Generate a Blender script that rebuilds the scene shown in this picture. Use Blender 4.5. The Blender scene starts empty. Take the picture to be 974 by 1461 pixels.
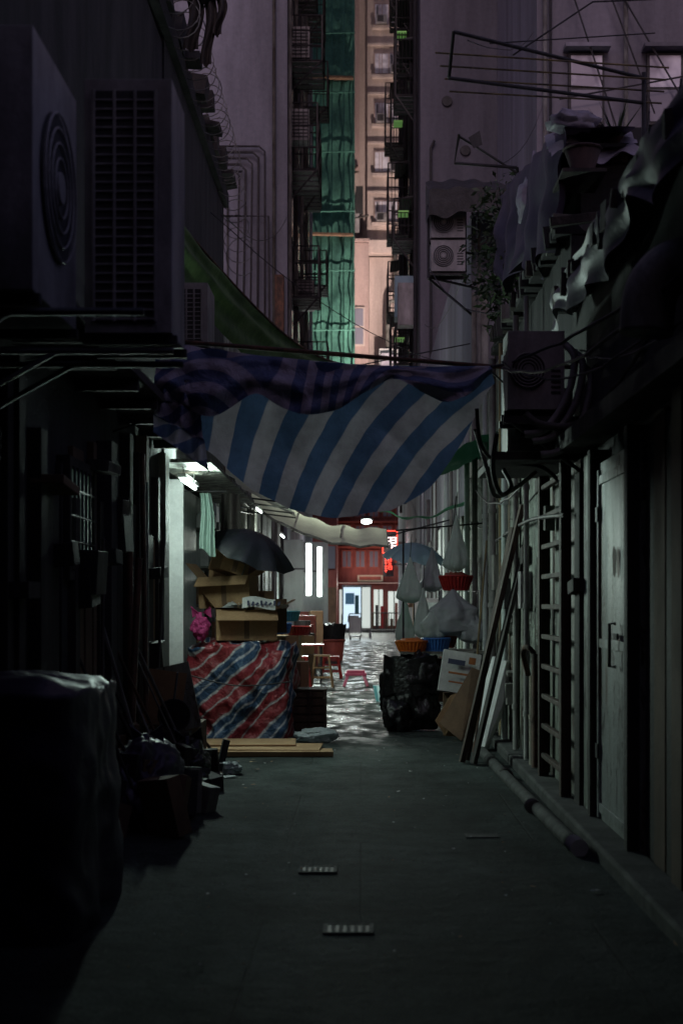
import bpy, bmesh, math, random
from mathutils import Vector, Matrix, Euler, noise
random.seed(7)
R=random.uniform
sc=bpy.context.scene
# ------------------------------------------------------------------ materials
def nt(name):
    m=bpy.data.materials.new(name); m.use_nodes=True
    n=m.node_tree.nodes; l=m.node_tree.links
    return m,n,l,n['Principled BSDF']
def mixc(n,l,fac,a,b,mode='MIX'):
    x=n.new('ShaderNodeMix'); x.data_type='RGBA'; x.blend_type=mode
    for s,v in ((x.inputs[0],fac),(x.inputs[6],a),(x.inputs[7],b)):
        if hasattr(v,'is_output'): l.new(v,s)
        elif isinstance(v,(int,float)): s.default_value=v
        else: s.default_value=(*v,1) if len(v)==3 else v
    return x.outputs[2]
def ramp(n,l,src,a,b,ca=(0,0,0,1),cb=(1,1,1,1)):
    r=n.new('ShaderNodeValToRGB'); r.color_ramp.elements[0].position=a; r.color_ramp.elements[1].position=b
    r.color_ramp.elements[0].color=ca; r.color_ramp.elements[1].color=cb
    l.new(src,r.inputs[0]); return r.outputs[0]
def noi(n,l,scale,vec,detail=6,rough=.6,dist=0):
    t=n.new('ShaderNodeTexNoise'); t.inputs['Scale'].default_value=scale; t.inputs['Detail'].default_value=detail
    t.inputs['Roughness'].default_value=rough; t.inputs['Distortion'].default_value=dist
    l.new(vec,t.inputs['Vector']); return t.outputs[0]
def mapp(n,l,src,scale):
    m=n.new('ShaderNodeMapping'); m.inputs['Scale'].default_value=scale; l.new(src,m.inputs['Vector']); return m.outputs[0]
def bump(n,l,h,strength,dist=.02):
    b=n.new('ShaderNodeBump'); b.inputs['Strength'].default_value=strength; b.inputs['Distance'].default_value=dist
    l.new(h,b.inputs['Height']); return b.outputs[0]
def grime(name,c1,c2=None,scale=3,rough=.8,bmp=.3,streak=.25,metal=0,stain=.5,fine=30,peel=0,pc=(.035,.028,.022)):
    m,n,l,p=nt(name)
    c2=c2 or tuple(x*.5 for x in c1)
    tc=n.new('ShaderNodeTexCoord').outputs['Object']
    a=noi(n,l,scale,mapp(n,l,tc,(1,1,streak)),8,.65)
    big=noi(n,l,scale*.3,mapp(n,l,tc,(1,1,streak*1.5)),4,.6)
    f=noi(n,l,fine,tc,4,.7)
    col=mixc(n,l,ramp(n,l,a,.38,.62),c1,c2)
    col=mixc(n,l,stain,col,ramp(n,l,big,.35,.6,(.25,.24,.23,1),(1,1,1,1)),'MULTIPLY')
    col=mixc(n,l,.35,col,ramp(n,l,f,.3,.7,(.45,.45,.45,1),(1.0,1,1,1)),'MULTIPLY')
    if peel:
        pn=noi(n,l,6,mapp(n,l,tc,(1.3,1.3,.45)),10,.72,.5)
        col=mixc(n,l,ramp(n,l,pn,.59-peel,.625-peel,(0,0,0,1),(.9,.9,.9,1)),col,pc)
        rn=noi(n,l,2.3,mapp(n,l,tc,(1,1,.2)),8,.7)
        col=mixc(n,l,ramp(n,l,rn,.54,.68,(0,0,0,1),(.75,.75,.75,1)),col,(.12,.055,.025))
        p.inputs['Specular IOR Level'].default_value=.3
    l.new(col,p.inputs['Base Color'])
    rr=n.new('ShaderNodeMapRange'); rr.inputs[3].default_value=max(.05,rough-.18); rr.inputs[4].default_value=min(1,rough+.15)
    l.new(a,rr.inputs[0]); l.new(rr.outputs[0],p.inputs['Roughness'])
    p.inputs['Metallic'].default_value=metal
    if bmp: l.new(bump(n,l,f,bmp),p.inputs['Normal'])
    return m
def emis(name,col,st):
    m,n,l,p=nt(name); p.inputs['Base Color'].default_value=(*col,1)
    p.inputs['Emission Color'].default_value=(*col,1); p.inputs['Emission Strength'].default_value=st
    return m
def stripes(name,stops,period,rough=.55,transl=.0,dirt=.4,bmp=.5,slope=0):
    m,n,l,p=nt(name)
    tcn=n.new('ShaderNodeTexCoord'); uv=tcn.outputs['UV']; ob=tcn.outputs['Object']
    sx=n.new('ShaderNodeSeparateXYZ'); l.new(uv,sx.inputs[0])
    wob=noi(n,l,2.2,ob,2,.5)
    a=n.new('ShaderNodeMath'); a.operation='MULTIPLY_ADD'; l.new(sx.outputs[1],a.inputs[0]); a.inputs[1].default_value=slope; l.new(sx.outputs[0],a.inputs[2])
    w=n.new('ShaderNodeMath'); w.operation='MULTIPLY_ADD'; l.new(wob,w.inputs[0]); w.inputs[1].default_value=.05; l.new(a.outputs[0],w.inputs[2])
    d=n.new('ShaderNodeMath'); d.operation='DIVIDE'; l.new(w.outputs[0],d.inputs[0]); d.inputs[1].default_value=period
    fr=n.new('ShaderNodeMath'); fr.operation='FRACT'; l.new(d.outputs[0],fr.inputs[0])
    r=n.new('ShaderNodeValToRGB'); cr=r.color_ramp; cr.interpolation='LINEAR'
    els=[]
    k=len(stops)
    for i,(pos,c) in enumerate(stops):
        e=.015
        els.append((pos+ (e if i else 0),c)); nx=stops[i+1][0] if i+1<k else 1.0
        els.append((nx-e if i+1<k else 1.0,c))
    cr.elements[0].position=els[0][0]; cr.elements[0].color=(*els[0][1],1)
    cr.elements[1].position=els[-1][0]; cr.elements[1].color=(*els[-1][1],1)
    for pos,c in els[1:-1]:
        q=cr.elements.new(pos); q.color=(*c,1)
    l.new(fr.outputs[0],r.inputs[0])
    g=noi(n,l,5,ob,7,.65)
    col=mixc(n,l,dirt,r.outputs[0],ramp(n,l,g,.35,.62,(.3,.28,.26,1),(1,1,1,1)),'MULTIPLY')
    l.new(col,p.inputs['Base Color']); p.inputs['Roughness'].default_value=rough
    f=noi(n,l,9,ob,4,.6,.8)
    nb=bump(n,l,f,bmp,.05); l.new(nb,p.inputs['Normal'])
    if transl:
        t=n.new('ShaderNodeBsdfTranslucent'); l.new(col,t.inputs[0]); ms=n.new('ShaderNodeMixShader'); ms.inputs[0].default_value=transl
        l.new(p.outputs[0],ms.inputs[1]); l.new(t.outputs[0],ms.inputs[2]); l.new(ms.outputs[0],n['Material Output'].inputs[0])
    return m
def plastic(name,c,rough=.35,transl=.35,dirt=.2,bs=.6,bsc=25):
    m,n,l,p=nt(name); ob=n.new('ShaderNodeTexCoord').outputs['Object']
    g=noi(n,l,7,ob,6,.6)
    col=mixc(n,l,dirt,c,ramp(n,l,g,.35,.65,(.4,.4,.4,1),(1,1,1,1)),'MULTIPLY')
    l.new(col,p.inputs['Base Color']); p.inputs['Roughness'].default_value=rough
    l.new(bump(n,l,noi(n,l,bsc,ob,4,.6,1.0),bs,.02),p.inputs['Normal'])
    if transl:
        t=n.new('ShaderNodeBsdfTranslucent'); l.new(col,t.inputs[0]); ms=n.new('ShaderNodeMixShader'); ms.inputs[0].default_value=transl
        l.new(p.outputs[0],ms.inputs[1]); l.new(t.outputs[0],ms.inputs[2]); l.new(ms.outputs[0],n['Material Output'].inputs[0])
    return m
def facade(name,c):
    return grime(name,c,tuple(x*.58 for x in c),.7,.85,.25,.12,0,.65,9)

M={}
M['plaster_l']=facade('grey_plaster',(.38,.39,.47))
M['plaster_r']=facade('dark_render',(.175,.17,.205))
M['plaster_d']=facade('mauve_render',(.32,.31,.37))
M['cream']=facade('cream_tile',(.66,.54,.49))
M['pink']=facade('pink_render',(.52,.38,.35))
M['darkwall']=grime('shade_dark_wall',(.05,.047,.05),(.02,.02,.022),3,.85,.5,.2)  # near-black base colour carries the lack of light on near walls
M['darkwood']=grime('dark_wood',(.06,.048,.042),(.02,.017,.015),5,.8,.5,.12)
M['greywood']=grime('weathered_board',(.32,.34,.30),(.10,.095,.085),6,.8,.5,.1,peel=.06)
M['brown']=grime('brown_wood',(.10,.055,.035),(.035,.02,.014),6,.75,.5,.1)
M['board_white']=grime('white_board',(.75,.75,.74),(.6,.6,.6),2,.6,.1,1,0,.15)
M['panelwhite']=grime('white_wall_panel',(.62,.70,.66),(.4,.46,.43),2,.55,.15,.3,0,.35,peel=.0)
M['palegreen']=grime('pale_green_metal',(.48,.54,.47),(.2,.22,.18),4,.6,.4,.12,0,.6,peel=.08)
M['door']=grime('painted_door',(.62,.67,.65),(.34,.37,.35),3,.5,.3,.2,0,.45,peel=.03)
M['rust']=grime('rusty_steel',(.16,.07,.035),(.05,.03,.02),9,.8,.5,.6)
M['iron']=grime('black_iron',(.035,.033,.036),(.02,.018,.018),8,.6,.3,.6)
M['cable']=grime('black_rubber',(.02,.02,.022),None,8,.6,.1)
M['pipe']=grime('painted_pipe',(.24,.24,.22),(.09,.08,.07),6,.6,.3,.3)
M['pipeyellow']=grime('yellow_pipe',(.26,.2,.09),(.1,.08,.05),6,.6,.3,.3)
M['acbeige']=grime('ac_casing',(.36,.34,.35),(.2,.19,.19),4,.5,.15,.4,0,.5)
M['acdark']=grime('ac_grille',(.035,.033,.036),None,8,.6,.1)
M['card']=grime('cardboard',(.42,.26,.14),(.34,.2,.1),3,.9,.2,.6,0,.3)
M['carddark']=grime('brown_cardboard',(.2,.12,.07),(.13,.08,.05),3,.9,.2,.6,0,.4)
M['print']=grime('printed_paper',(.6,.6,.58),(.45,.45,.45),4,.7,.1,1,0,.2)
M['ink']=grime('printed_ink',(.07,.08,.16),None,4,.7,0)
M['inkorange']=grime('orange_ink',(.5,.16,.04),None,4,.7,0)
M['blackbag']=plastic('black_polythene',(.012,.012,.013),.22,0)
M['whitebag']=plastic('clear_polythene',(.66,.76,.72),.3,.45)
M['greybag']=plastic('grey_polythene',(.50,.54,.56),.3,.35)
M['bundle']=plastic('purple_grey_sheet',(.34,.31,.38),.4,.1)
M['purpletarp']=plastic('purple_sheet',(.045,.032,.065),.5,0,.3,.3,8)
M['red']=grime('red_plastic',(.5,.04,.035),(.38,.03,.03),4,.4,.05,1,0,.2)
M['pinkp']=grime('pink_plastic',(.75,.12,.22),(.6,.1,.18),4,.4,.05,1,0,.15)
M['blue']=grime('blue_plastic',(.05,.18,.5),(.04,.14,.4),4,.4,.05,1,0,.2)
M['teal']=grime('turquoise_plastic',(.08,.33,.36),(.06,.25,.28),4,.4,.05,1,0,.2)
M['orange']=grime('orange_plastic',(.75,.2,.03),(.6,.15,.03),4,.4,.05,1,0,.2)
M['redbrown']=grime('terracotta_plastic',(.4,.1,.06),(.3,.07,.05),4,.5,.1,1,0,.3)
M['greenawn']=grime('green_canvas',(.14,.24,.07),(.06,.13,.03),3,.7,.4,.8,0,.4)
M['greentarp']=plastic('green_tarp',(.04,.24,.1),.5,.35)
M['blackcloth']=grime('black_nylon',(.02,.024,.03),(.012,.014,.018),4,.45,.1,1)
M['paleblue']=plastic('pale_blue_vinyl',(.36,.55,.64),.35,.4)
M['palecloth']=plastic('pale_cloth',(.33,.46,.4),.8,.3,.2,.3)
M['pinkcloth']=plastic('pink_cloth',(.5,.05,.2),.7,.2)
M['awnwhite']=plastic('cream_canvas',(.78,.80,.64),.7,.4,.2,.2)
M['leaf']=grime('leaves',(.06,.1,.035),(.02,.045,.015),6,.6,0,1)
M['clay']=grime('terracotta_pot',(.09,.05,.045),None,5,.8,.2)
M['tube']=emis('fluorescent_tube',(.82,1,.93),12)
M['tubefar']=emis('fluorescent_lamp',(.88,1,.95),5)
M['winreflect']=emis('greenish_window',(.25,.4,.3),.05)  # faint emission stands in for greenish reflections on the pane
M['redneon']=emis('red_neon',(1,.08,.05),2.2)
M['whiteneon']=emis('white_neon',(1,.8,.78),3)
M['lightbox']=emis('advert_lightbox',(.66,.86,1),1.0)
M['shoplit']=emis('shop_interior',(.85,.95,.88),.6)
M['steel']=grime('galvanised',(.4,.4,.4),(.25,.25,.25),6,.45,.1,1,.6)
M['conc']=grime('concrete_kerb',(.10,.105,.10),(.045,.045,.045),4,.85,.5,1)
M['redwall']=grime('red_facade',(.34,.09,.07),(.22,.05,.045),2,.7,.2,.4,0,.4)
m,n,l,p=nt('window_glass'); p.inputs['Base Color'].default_value=(.18,.18,.22,1); p.inputs['Roughness'].default_value=.12; M['glass']=m
m,n,l,p=nt('curtained_glass'); p.inputs['Base Color'].default_value=(.62,.6,.68,1); p.inputs['Roughness'].default_value=.3
ob=n.new('ShaderNodeTexCoord').outputs['Object']; l.new(mixc(n,l,ramp(n,l,noi(n,l,1.2,ob,3),.4,.6),(.68,.66,.72),(.3,.28,.33)),p.inputs['Base Color']); M['glassc']=m
M['tarpblue']=stripes('blue_striped_tarp',[(0,(.085,.14,.28)),(.5,(.46,.41,.48))],.285,.55,.18,.45,.35)
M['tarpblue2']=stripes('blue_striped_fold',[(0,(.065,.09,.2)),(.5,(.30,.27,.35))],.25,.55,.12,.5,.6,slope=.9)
M['tarpred']=stripes('red_blue_striped_tarp',[(0,(.32,.04,.05)),(.2,(.5,.5,.52)),(.25,(.04,.08,.16)),(.40,(.45,.45,.5)),(.45,(.04,.09,.18)),(.62,(.5,.5,.52)),(.67,(.32,.035,.05)),(.8,(.32,.04,.05)),(.88,(.5,.48,.5)),(.92,(.32,.04,.05))],.66,.4,0,.55,.8,slope=-1.05)
# green scaffold net
m,n,l,p=nt('green_scaffold_net'); ob=n.new('ShaderNodeTexCoord').outputs['Object']
g=noi(n,l,1.1,mapp(n,l,ob,(1.6,1,.5)),6,.7,.5)
c=mixc(n,l,ramp(n,l,g,.35,.65),(.075,.22,.165),(.045,.13,.105)); g2=noi(n,l,7,ob,5,.7); c=mixc(n,l,.5,c,ramp(n,l,g2,.35,.65,(.4,.4,.4,1),(1.2,1.2,1.2,1)),'MULTIPLY'); l.new(c,p.inputs['Base Color']); p.inputs['Roughness'].default_value=.9
p.inputs['Specular IOR Level'].default_value=.15
l.new(bump(n,l,g,.3,.06),p.inputs['Normal']); M['net']=m
# ground
m,n,l,p=nt('alley_concrete'); ob=n.new('ShaderNodeTexCoord').outputs['Object']
a=noi(n,l,1.3,ob,10,.72); f=noi(n,l,45,ob,5,.7); br=n.new('ShaderNodeTexBrick'); l.new(ob,br.inputs[0]); br.inputs['Scale'].default_value=1; br.offset=.3
br.inputs['Brick Width'].default_value=1.6; br.inputs['Row Height'].default_value=2.3; br.inputs['Mortar Size'].default_value=.007; br.inputs['Mortar Smooth'].default_value=.5
col=mixc(n,l,ramp(n,l,a,.38,.62),(.10,.122,.113),(.036,.046,.044)); col=mixc(n,l,.6,col,ramp(n,l,f,.3,.7,(.25,.25,.25,1),(1.15,1.15,1.15,1)),'MULTIPLY')
st=noi(n,l,.55,mapp(n,l,ob,(1.6,.6,1)),7,.7,.4); col=mixc(n,l,.75,col,ramp(n,l,st,.38,.58,(.35,.33,.34,1),(1.05,1.05,1.05,1)),'MULTIPLY')
pt=noi(n,l,11,ob,6,.7,.4); col=mixc(n,l,ramp(n,l,pt,.58,.64,(0,0,0,1),(.75,.75,.75,1)),col,(.02,.02,.022))
sp=noi(n,l,70,ob,2,.5); col=mixc(n,l,ramp(n,l,sp,.69,.72),col,(.22,.22,.22))
col=mixc(n,l,ramp(n,l,br.outputs['Fac'],0,1,(0,0,0,1),(.5,.5,.5,1)),col,(.03,.03,.03))
sx=n.new('ShaderNodeSeparateXYZ'); l.new(ob,sx.inputs[0])
mr=n.new('ShaderNodeMapRange'); mr.inputs[1].default_value=14; mr.inputs[2].default_value=17.5; l.new(sx.outputs[1],mr.inputs[0])
w=noi(n,l,1.9,mapp(n,l,ob,(1.4,.8,1)),7,.65); ws=ramp(n,l,w,.43,.57)
wm=n.new('ShaderNodeMath'); wm.operation='MULTIPLY'; l.new(mr.outputs[0],wm.inputs[0]); l.new(ws,wm.inputs[1])
rr=n.new('ShaderNodeMapRange'); rr.inputs[3].default_value=.85; rr.inputs[4].default_value=.2; l.new(wm.outputs[0],rr.inputs[0])
l.new(rr.outputs[0],p.inputs['Roughness'])
rs=n.new('ShaderNodeMapRange'); rs.inputs[3].default_value=.15; rs.inputs[4].default_value=.4; l.new(wm.outputs[0],rs.inputs[0]); l.new(rs.outputs[0],p.inputs['Specular IOR Level'])
col=mixc(n,l,wm.outputs[0],col,mixc(n,l,.5,col,(.02,.02,.02)))
l.new(col,p.inputs['Base Color'])
h=n.new('ShaderNodeMath'); h.operation='MULTIPLY_ADD'; l.new(br.outputs['Fac'],h.inputs[0]); h.inputs[1].default_value=-.6; l.new(f,h.inputs[2])
lump=noi(n,l,5,ob,5,.6); h2=n.new('ShaderNodeMath'); h2.operation='MULTIPLY_ADD'; l.new(lump,h2.inputs[0]); h2.inputs[1].default_value=2.0; l.new(h.outputs[0],h2.inputs[2])
h3=n.new('ShaderNodeMath'); h3.operation='MULTIPLY_ADD'; l.new(pt,h3.inputs[0]); h3.inputs[1].default_value=-.9; l.new(h2.outputs[0],h3.inputs[2])
l.new(bump(n,l,h3.outputs[0],.8,.03),p.inputs['Normal']); M['ground']=m
M['asphalt']=grime('street_asphalt',(.06,.06,.06),(.04,.04,.04),2,.45,.4,1)

# ------------------------------------------------------------------ builder
def empty(name):
    e=bpy.data.objects.new(name,None); sc.collection.objects.link(e); return e
def catmull(pts,k=8):
    P=[Vector(p) for p in pts]
    if len(P)<3: return P
    out=[]
    for i in range(len(P)-1):
        a=P[max(i-1,0)];b=P[i];c=P[i+1];d=P[min(i+2,len(P)-1)]
        for j in range(k):
            t=j/k; out.append(.5*((2*b)+(c-a)*t+(2*a-5*b+4*c-d)*t*t+(3*b-a-3*c+d)*t**3))
    out.append(P[-1]); return out
class O:
    def __init__(s,name,parent=None):
        s.name=name;s.bm=bmesh.new();s.uv=s.bm.loops.layers.uv.new('UVMap');s.mats=[];s.parent=parent
    def mi(s,m):
        m=M[m] if isinstance(m,str) else m
        if m not in s.mats: s.mats.append(m)
        return s.mats.index(m)
    def box(s,x0,x1,y0,y1,z0,z1,mat,rot=None,smooth=False):
        c=Vector(((x0+x1)/2,(y0+y1)/2,(z0+z1)/2)); hx,hy,hz=abs(x1-x0)/2,abs(y1-y0)/2,abs(z1-z0)/2
        Rm=Euler(rot).to_matrix() if rot else Matrix.Identity(3)
        v=[s.bm.verts.new(c+Rm@Vector((sx*hx,sy*hy,sz*hz))) for sx in(-1,1) for sy in(-1,1) for sz in(-1,1)]
        k=s.mi(mat)
        for f in ((0,1,3,2),(4,6,7,5),(0,4,5,1),(2,3,7,6),(0,2,6,4),(1,5,7,3)):
            fc=s.bm.faces.new([v[i] for i in f]); fc.material_index=k
        return s
    def poly(s,pts,mat):
        f=s.bm.faces.new([s.bm.verts.new(p) for p in pts]); f.material_index=s.mi(mat); return s
    def tube(s,pts,r,mat,n=8,k=0,cap=True):
        P=catmull(pts,k) if k else [Vector(p) for p in pts]
        rs=r if isinstance(r,(list,tuple)) else None
        k2=s.mi(mat); rings=[]
        prev=None
        for i,p in enumerate(P):
            t=(P[min(i+1,len(P)-1)]-P[max(i-1,0)])
            if t.length<1e-6: t=Vector((0,0,1))
            t.normalize()
            if prev is None:
                up=Vector((0,0,1)) if abs(t.z)<.9 else Vector((1,0,0)); a=t.cross(up).normalized()
            else:
                a=(prev-t*prev.dot(t)); 
                if a.length<1e-4: a=t.cross(Vector((.3,.5,.8)))
                a.normalize()
            prev=a; b=t.cross(a)
            rr=(rs[0]+(rs[1]-rs[0])*i/(len(P)-1)) if rs else r
            rings.append([s.bm.verts.new(p+(a*math.cos(2*math.pi*j/n)+b*math.sin(2*math.pi*j/n))*rr) for j in range(n)])
        for i in range(len(rings)-1):
            for j in range(n):
                f=s.bm.faces.new([rings[i][j],rings[i][(j+1)%n],rings[i+1][(j+1)%n],rings[i+1][j]]); f.material_index=k2; f.smooth=n>5
        if cap:
            for rg in (rings[0],rings[-1]):
                f=s.bm.faces.new(rg); f.material_index=k2
        return s
    def ring(s,c,r,ax,tr,mat,n=24):
        c=Vector(c);pts=[]
        for i in range(n+1):
            a=2*math.pi*i/n
            u,v=math.cos(a)*r,math.sin(a)*r
            pts.append(c+(Vector((u,0,v)) if ax=='y' else Vector((0,u,v)) if ax=='x' else Vector((u,v,0))))
        return s.tube(pts,tr,mat,5,cap=False)
    def sheet(s,f,nu,nv,mat,closed=False):
        k=s.mi(mat);G=[];U=[]
        for i in range(nu+1):
            row=[];ur=[]
            for j in range(nv+1):
                q=f(i/nu,j/nv)
                if len(q)==2: p,uv=q
                else: p,uv=q,(i/nu,j/nv)
                row.append(s.bm.verts.new(p));ur.append(uv)
            G.append(row);U.append(ur)
        for i in range(nu):
            for j in range(nv):
                idx=((i,j),(i+1,j),(i+1,j+1),(i,j+1))
                fc=s.bm.faces.new([G[a][b] for a,b in idx]); fc.material_index=k; fc.smooth=True
                for lp,(a,b) in zip(fc.loops,idx): lp[s.uv].uv=U[a][b]
        return s
    def blob(s,c,r,mat,amp=.25,fr=3,sub=4,seed=0,flat=None):
        c=Vector(c);k=s.mi(mat)
        t=bmesh.ops.create_icosphere(s.bm,subdivisions=sub,radius=1)
        for v in t['verts']:
            d=v.co.normalized()
            q=1+amp*noise.fractal(d*fr*.6+Vector((seed*7.1,seed,0)),1,2,5)-amp*.6*abs(noise.noise(d*fr*2+Vector((0,seed*3.3,1))))
            p=Vector((d.x*r[0],d.y*r[1],d.z*r[2]))*q
            if flat is not None and p.z<flat-c.z: p.z=flat-c.z
            v.co=c+p
        fs=set(f for v in t['verts'] for f in v.link_faces)
        for f in fs: f.material_index=k; f.smooth=True
        return s
    def done(s,bevel=0,solid=0,xf=None):
        if xf is not None: s.bm.transform(xf)
        me=bpy.data.meshes.new(s.name); 
        s.bm.to_mesh(me); s.bm.free()
        for m in s.mats: me.materials.append(m)
        o=bpy.data.objects.new(s.name,me); sc.collection.objects.link(o)
        if s.parent: o.parent=s.parent
        if bevel:
            b=o.modifiers.new('b','BEVEL'); b.width=bevel; b.segments=2; b.limit_method='ANGLE'
        if solid:
            b=o.modifiers.new('s','SOLIDIFY'); b.thickness=solid
        return o
def lamp(name,loc,target,size,energy,col,parent=None,spread=180,shape='RECTANGLE'):
    d=bpy.data.lights.new(name,'AREA'); d.shape=shape; d.size=size[0]; d.size_y=size[1]; d.energy=energy; d.color=col; d.spread=math.radians(spread)
    o=bpy.data.objects.new(name,d); sc.collection.objects.link(o); o.location=loc
    o.rotation_euler=(Vector(target)-Vector(loc)).to_track_quat('-Z','Y').to_euler()
    if parent: o.parent=parent
    return o
def interp(x,tab):
    for (a,b),(c,d) in zip(tab,tab[1:]):
        if x<=c:
            t=(x-a)/(c-a); t=max(0,min(1,t)); return b+(d-b)*t
    return tab[-1][1]
def nz(x,y,z=0): return noise.noise(Vector((x,y,z)))

# ------------------------------------------------------------------ ground
g=O('ground'); g.poly([(-250,-200,-.03),(250,-200,-.03),(250,300,-.03),(-250,300,-.03)],'asphalt'); g.done()
def gf(u,v):
    x=-2.4+4.6*u; y=-8+65*v
    return Vector((x,y,.006*nz(x*1.5,y*1.5)+.0))
g=O('alley_pavement'); g.sheet(gf,40,400,'ground'); g.done()
g=O('street'); g.box(-60,60,57.05,75,-.2,-.004,'asphalt'); g.done()
g=O('street_pavement'); g.box(-60,60,75.01,79.9,-.1,.12,'conc'); g.done()
k=O('kerb'); k.box(1.42,1.66,4,15.5,-.05,.09,'conc'); k.done(.02)
k=O('gutter_pipe'); k.tube([(1.24,14.6,.03),(1.26,12.5,.035),(1.30,10.4,.035),(1.33,8.9,.04)],.05,'conc',12,6); k.tube([(1.33,8.92,.045),(1.335,8.7,.05)],.055,'print',12)
for yy in (12.6,10.6): k.tube([(1.27,yy,.04),(1.275,yy-.12,.04)],.058,'pipe',12)
k.done()
def drain(x,y,w,d):
    o=O('drain_cover'); q='conc'
    o.box(x-w/2,x+w/2,y-d/2,y-d/2+.02,.0,.009,q); o.box(x-w/2,x+w/2,y+d/2-.02,y+d/2,.0,.009,q)
    o.box(x-w/2,x-w/2+.02,y-d/2+.022,y+d/2-.022,.0,.009,q); o.box(x+w/2-.02,x+w/2,y-d/2+.022,y+d/2-.022,.0,.009,q)
    for i in range(5):
        xx=x-w/2+.03+(w-.06)*(i+.5)/5; o.box(xx-.009,xx+.009,y-d/2+.024,y+d/2-.024,0,.008,'conc')
    o.box(x-w/2+.021,x+w/2-.021,y-d/2+.023,y+d/2-.023,-.01,.0065,'cable'); o.done()
drain(-.25,8.25,.22,.2); drain(-.06,6.75,.24,.2); drain(.8,9.45,.22,.16)
li=O('paper_litter')
for (x,y,s) in [(-.22,10.5,.025),(.93,7.7,.03),(-1.15,12.6,.09),(-1.2,12.9,.06),(.3,11.6,.02),(.45,13,.02),(1.25,7.6,.03),(-.5,12.8,.02),(1.45,6.4,.06)]+[(R(-1.1,1.2),R(6,16),R(.006,.015)) for _ in range(90)]+[(R(-1.3,-.8),R(10,14),R(.01,.035)) for _ in range(16)]+[(R(-.6,.7),R(17,40),R(.02,.05)) for _ in range(30)]:
    n_=6; pts=[]
    for i in range(n_):
        a=i*2*math.pi/n_; r=s*R(.5,1.1); pts.append((x+r*math.cos(a),y+r*math.sin(a)*1.1,.013+R(0,.008)))
    li.poly(pts,random.choice(['print','greybag','carddark','card']))
li.done()

# ------------------------------------------------------------------ left near building
LB=empty('left_shop_building')
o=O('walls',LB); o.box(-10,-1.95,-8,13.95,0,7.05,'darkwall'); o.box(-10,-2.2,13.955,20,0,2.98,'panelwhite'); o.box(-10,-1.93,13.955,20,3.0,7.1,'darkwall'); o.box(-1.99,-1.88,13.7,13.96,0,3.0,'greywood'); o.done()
o=O('plank_cladding',LB)
y=3
while y<13.6:
    w=R(.1,.45); o.box(-1.95,-1.95+R(.02,.12),y,y+w,R(0,.3),R(2.0,3.0),random.choice(['darkwood','darkwood','darkwall','carddark' if y>9 else 'darkwood']),(0,0,0)); y+=w+R(.003,.05)
for i in range(14):
    y=R(5,13.5); z=R(.6,2.8); o.box(-1.9,-1.9+R(.08,.2),y,y+R(.1,.6),z,z+R(.04,.3),random.choice(['darkwood','iron','carddark','darkwall']),(R(-.1,.1),R(-.1,.1),0))
for i in range(9):
    y=R(6,13.5); o.tube([(-1.8,y,0),(-1.8+R(-.04,.1),y+R(-.1,.1),R(1.5,3.1))],R(.012,.03),random.choice(['iron','rust','darkwood']),6)
o.done(.004)
o=O('shop_window',LB); o.box(-1.95,-1.86,9.1,9.16,1.7,2.5,'darkwood');o.box(-1.95,-1.86,9.94,10.0,1.7,2.5,'darkwood');o.box(-1.95,-1.865,9.165,9.935,2.44,2.5,'darkwood');o.box(-1.95,-1.865,9.165,9.935,1.7,1.76,'darkwood')
o.box(-1.9,-1.895,9.17,9.93,1.77,2.43,'winreflect')
for i in range(5): o.tube([(-1.87,9.3+i*.13,1.75),(-1.87,9.3+i*.13,2.45)],.01,'iron',6)
for i in range(3): o.tube([(-1.865,9.15,1.95+i*.17),(-1.865,9.95,1.95+i*.17)],.008,'iron',6)
o.done()
o=O('roof_parapet',LB); o.box(-2.3,-1.86,-8,20.02,7.11,7.3,'darkwall'); 
for i in range(26):
    y=7+i*.5; o.box(-2.2,-1.86+R(0,.18),y,y+R(.2,.45),7.3,7.35+R(0,.25),random.choice(['darkwall','darkwood']),(R(-.1,.1),R(-.2,.2),0))
o.done()
o=O('platform',LB); o.box(-1.95,-1.5,5,13.9,3.08,3.14,'darkwood')
for i in range(10): o.box(-1.94,-1.52,5.2+i*.9,5.26+i*.9,3.0,3.078,'darkwood')
o.done()
bw=O('barbed_wire'); pts=[]
for i in range(700):
    t=i/700; y=9+t*12; a=t*2*math.pi*42
    pts.append((-1.78+.2*math.cos(a)+.03*nz(y*3,0),y+.05*nz(y*5,3),7.35+.22*math.sin(a)+.05*nz(y*2,7)-(max(0,y-19)*.4)))
bw.tube(pts,.006,'pipe',4)
for p in pts[::6]:
    p=Vector(p); d=Vector((R(-1,1),R(-1,1),R(-1,1)))*.03; bw.tube([p-d,p+d],.004,'pipe',3)
bw.done()
cl=O('hanging_laundry'); cl.tube([(-2.0,14.2,7.6),(-1.35,14.2,7.75)],.012,'iron',6)
cl.tube([(-2.0,14.6,7.2),(-1.4,14.2,7.7)],.01,'iron',6)
for (x0,w,h) in ((-1.75,.16,.55),(-1.58,.12,.7),(-1.46,.1,.4)):
    cl.sheet(lambda u,v,x0=x0,w=w,h=h:Vector((x0+w*u+.03*math.sin(v*5),14.2+.04*math.sin(u*9+v*3),7.62-h*v+.03*nz(u*3,v*3))),10,12,'darkwood')
cl.blob((-1.6,14.2,7.65),(.2,.1,.12),'darkwall',.4,3,3,2)
cl.done()
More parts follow.
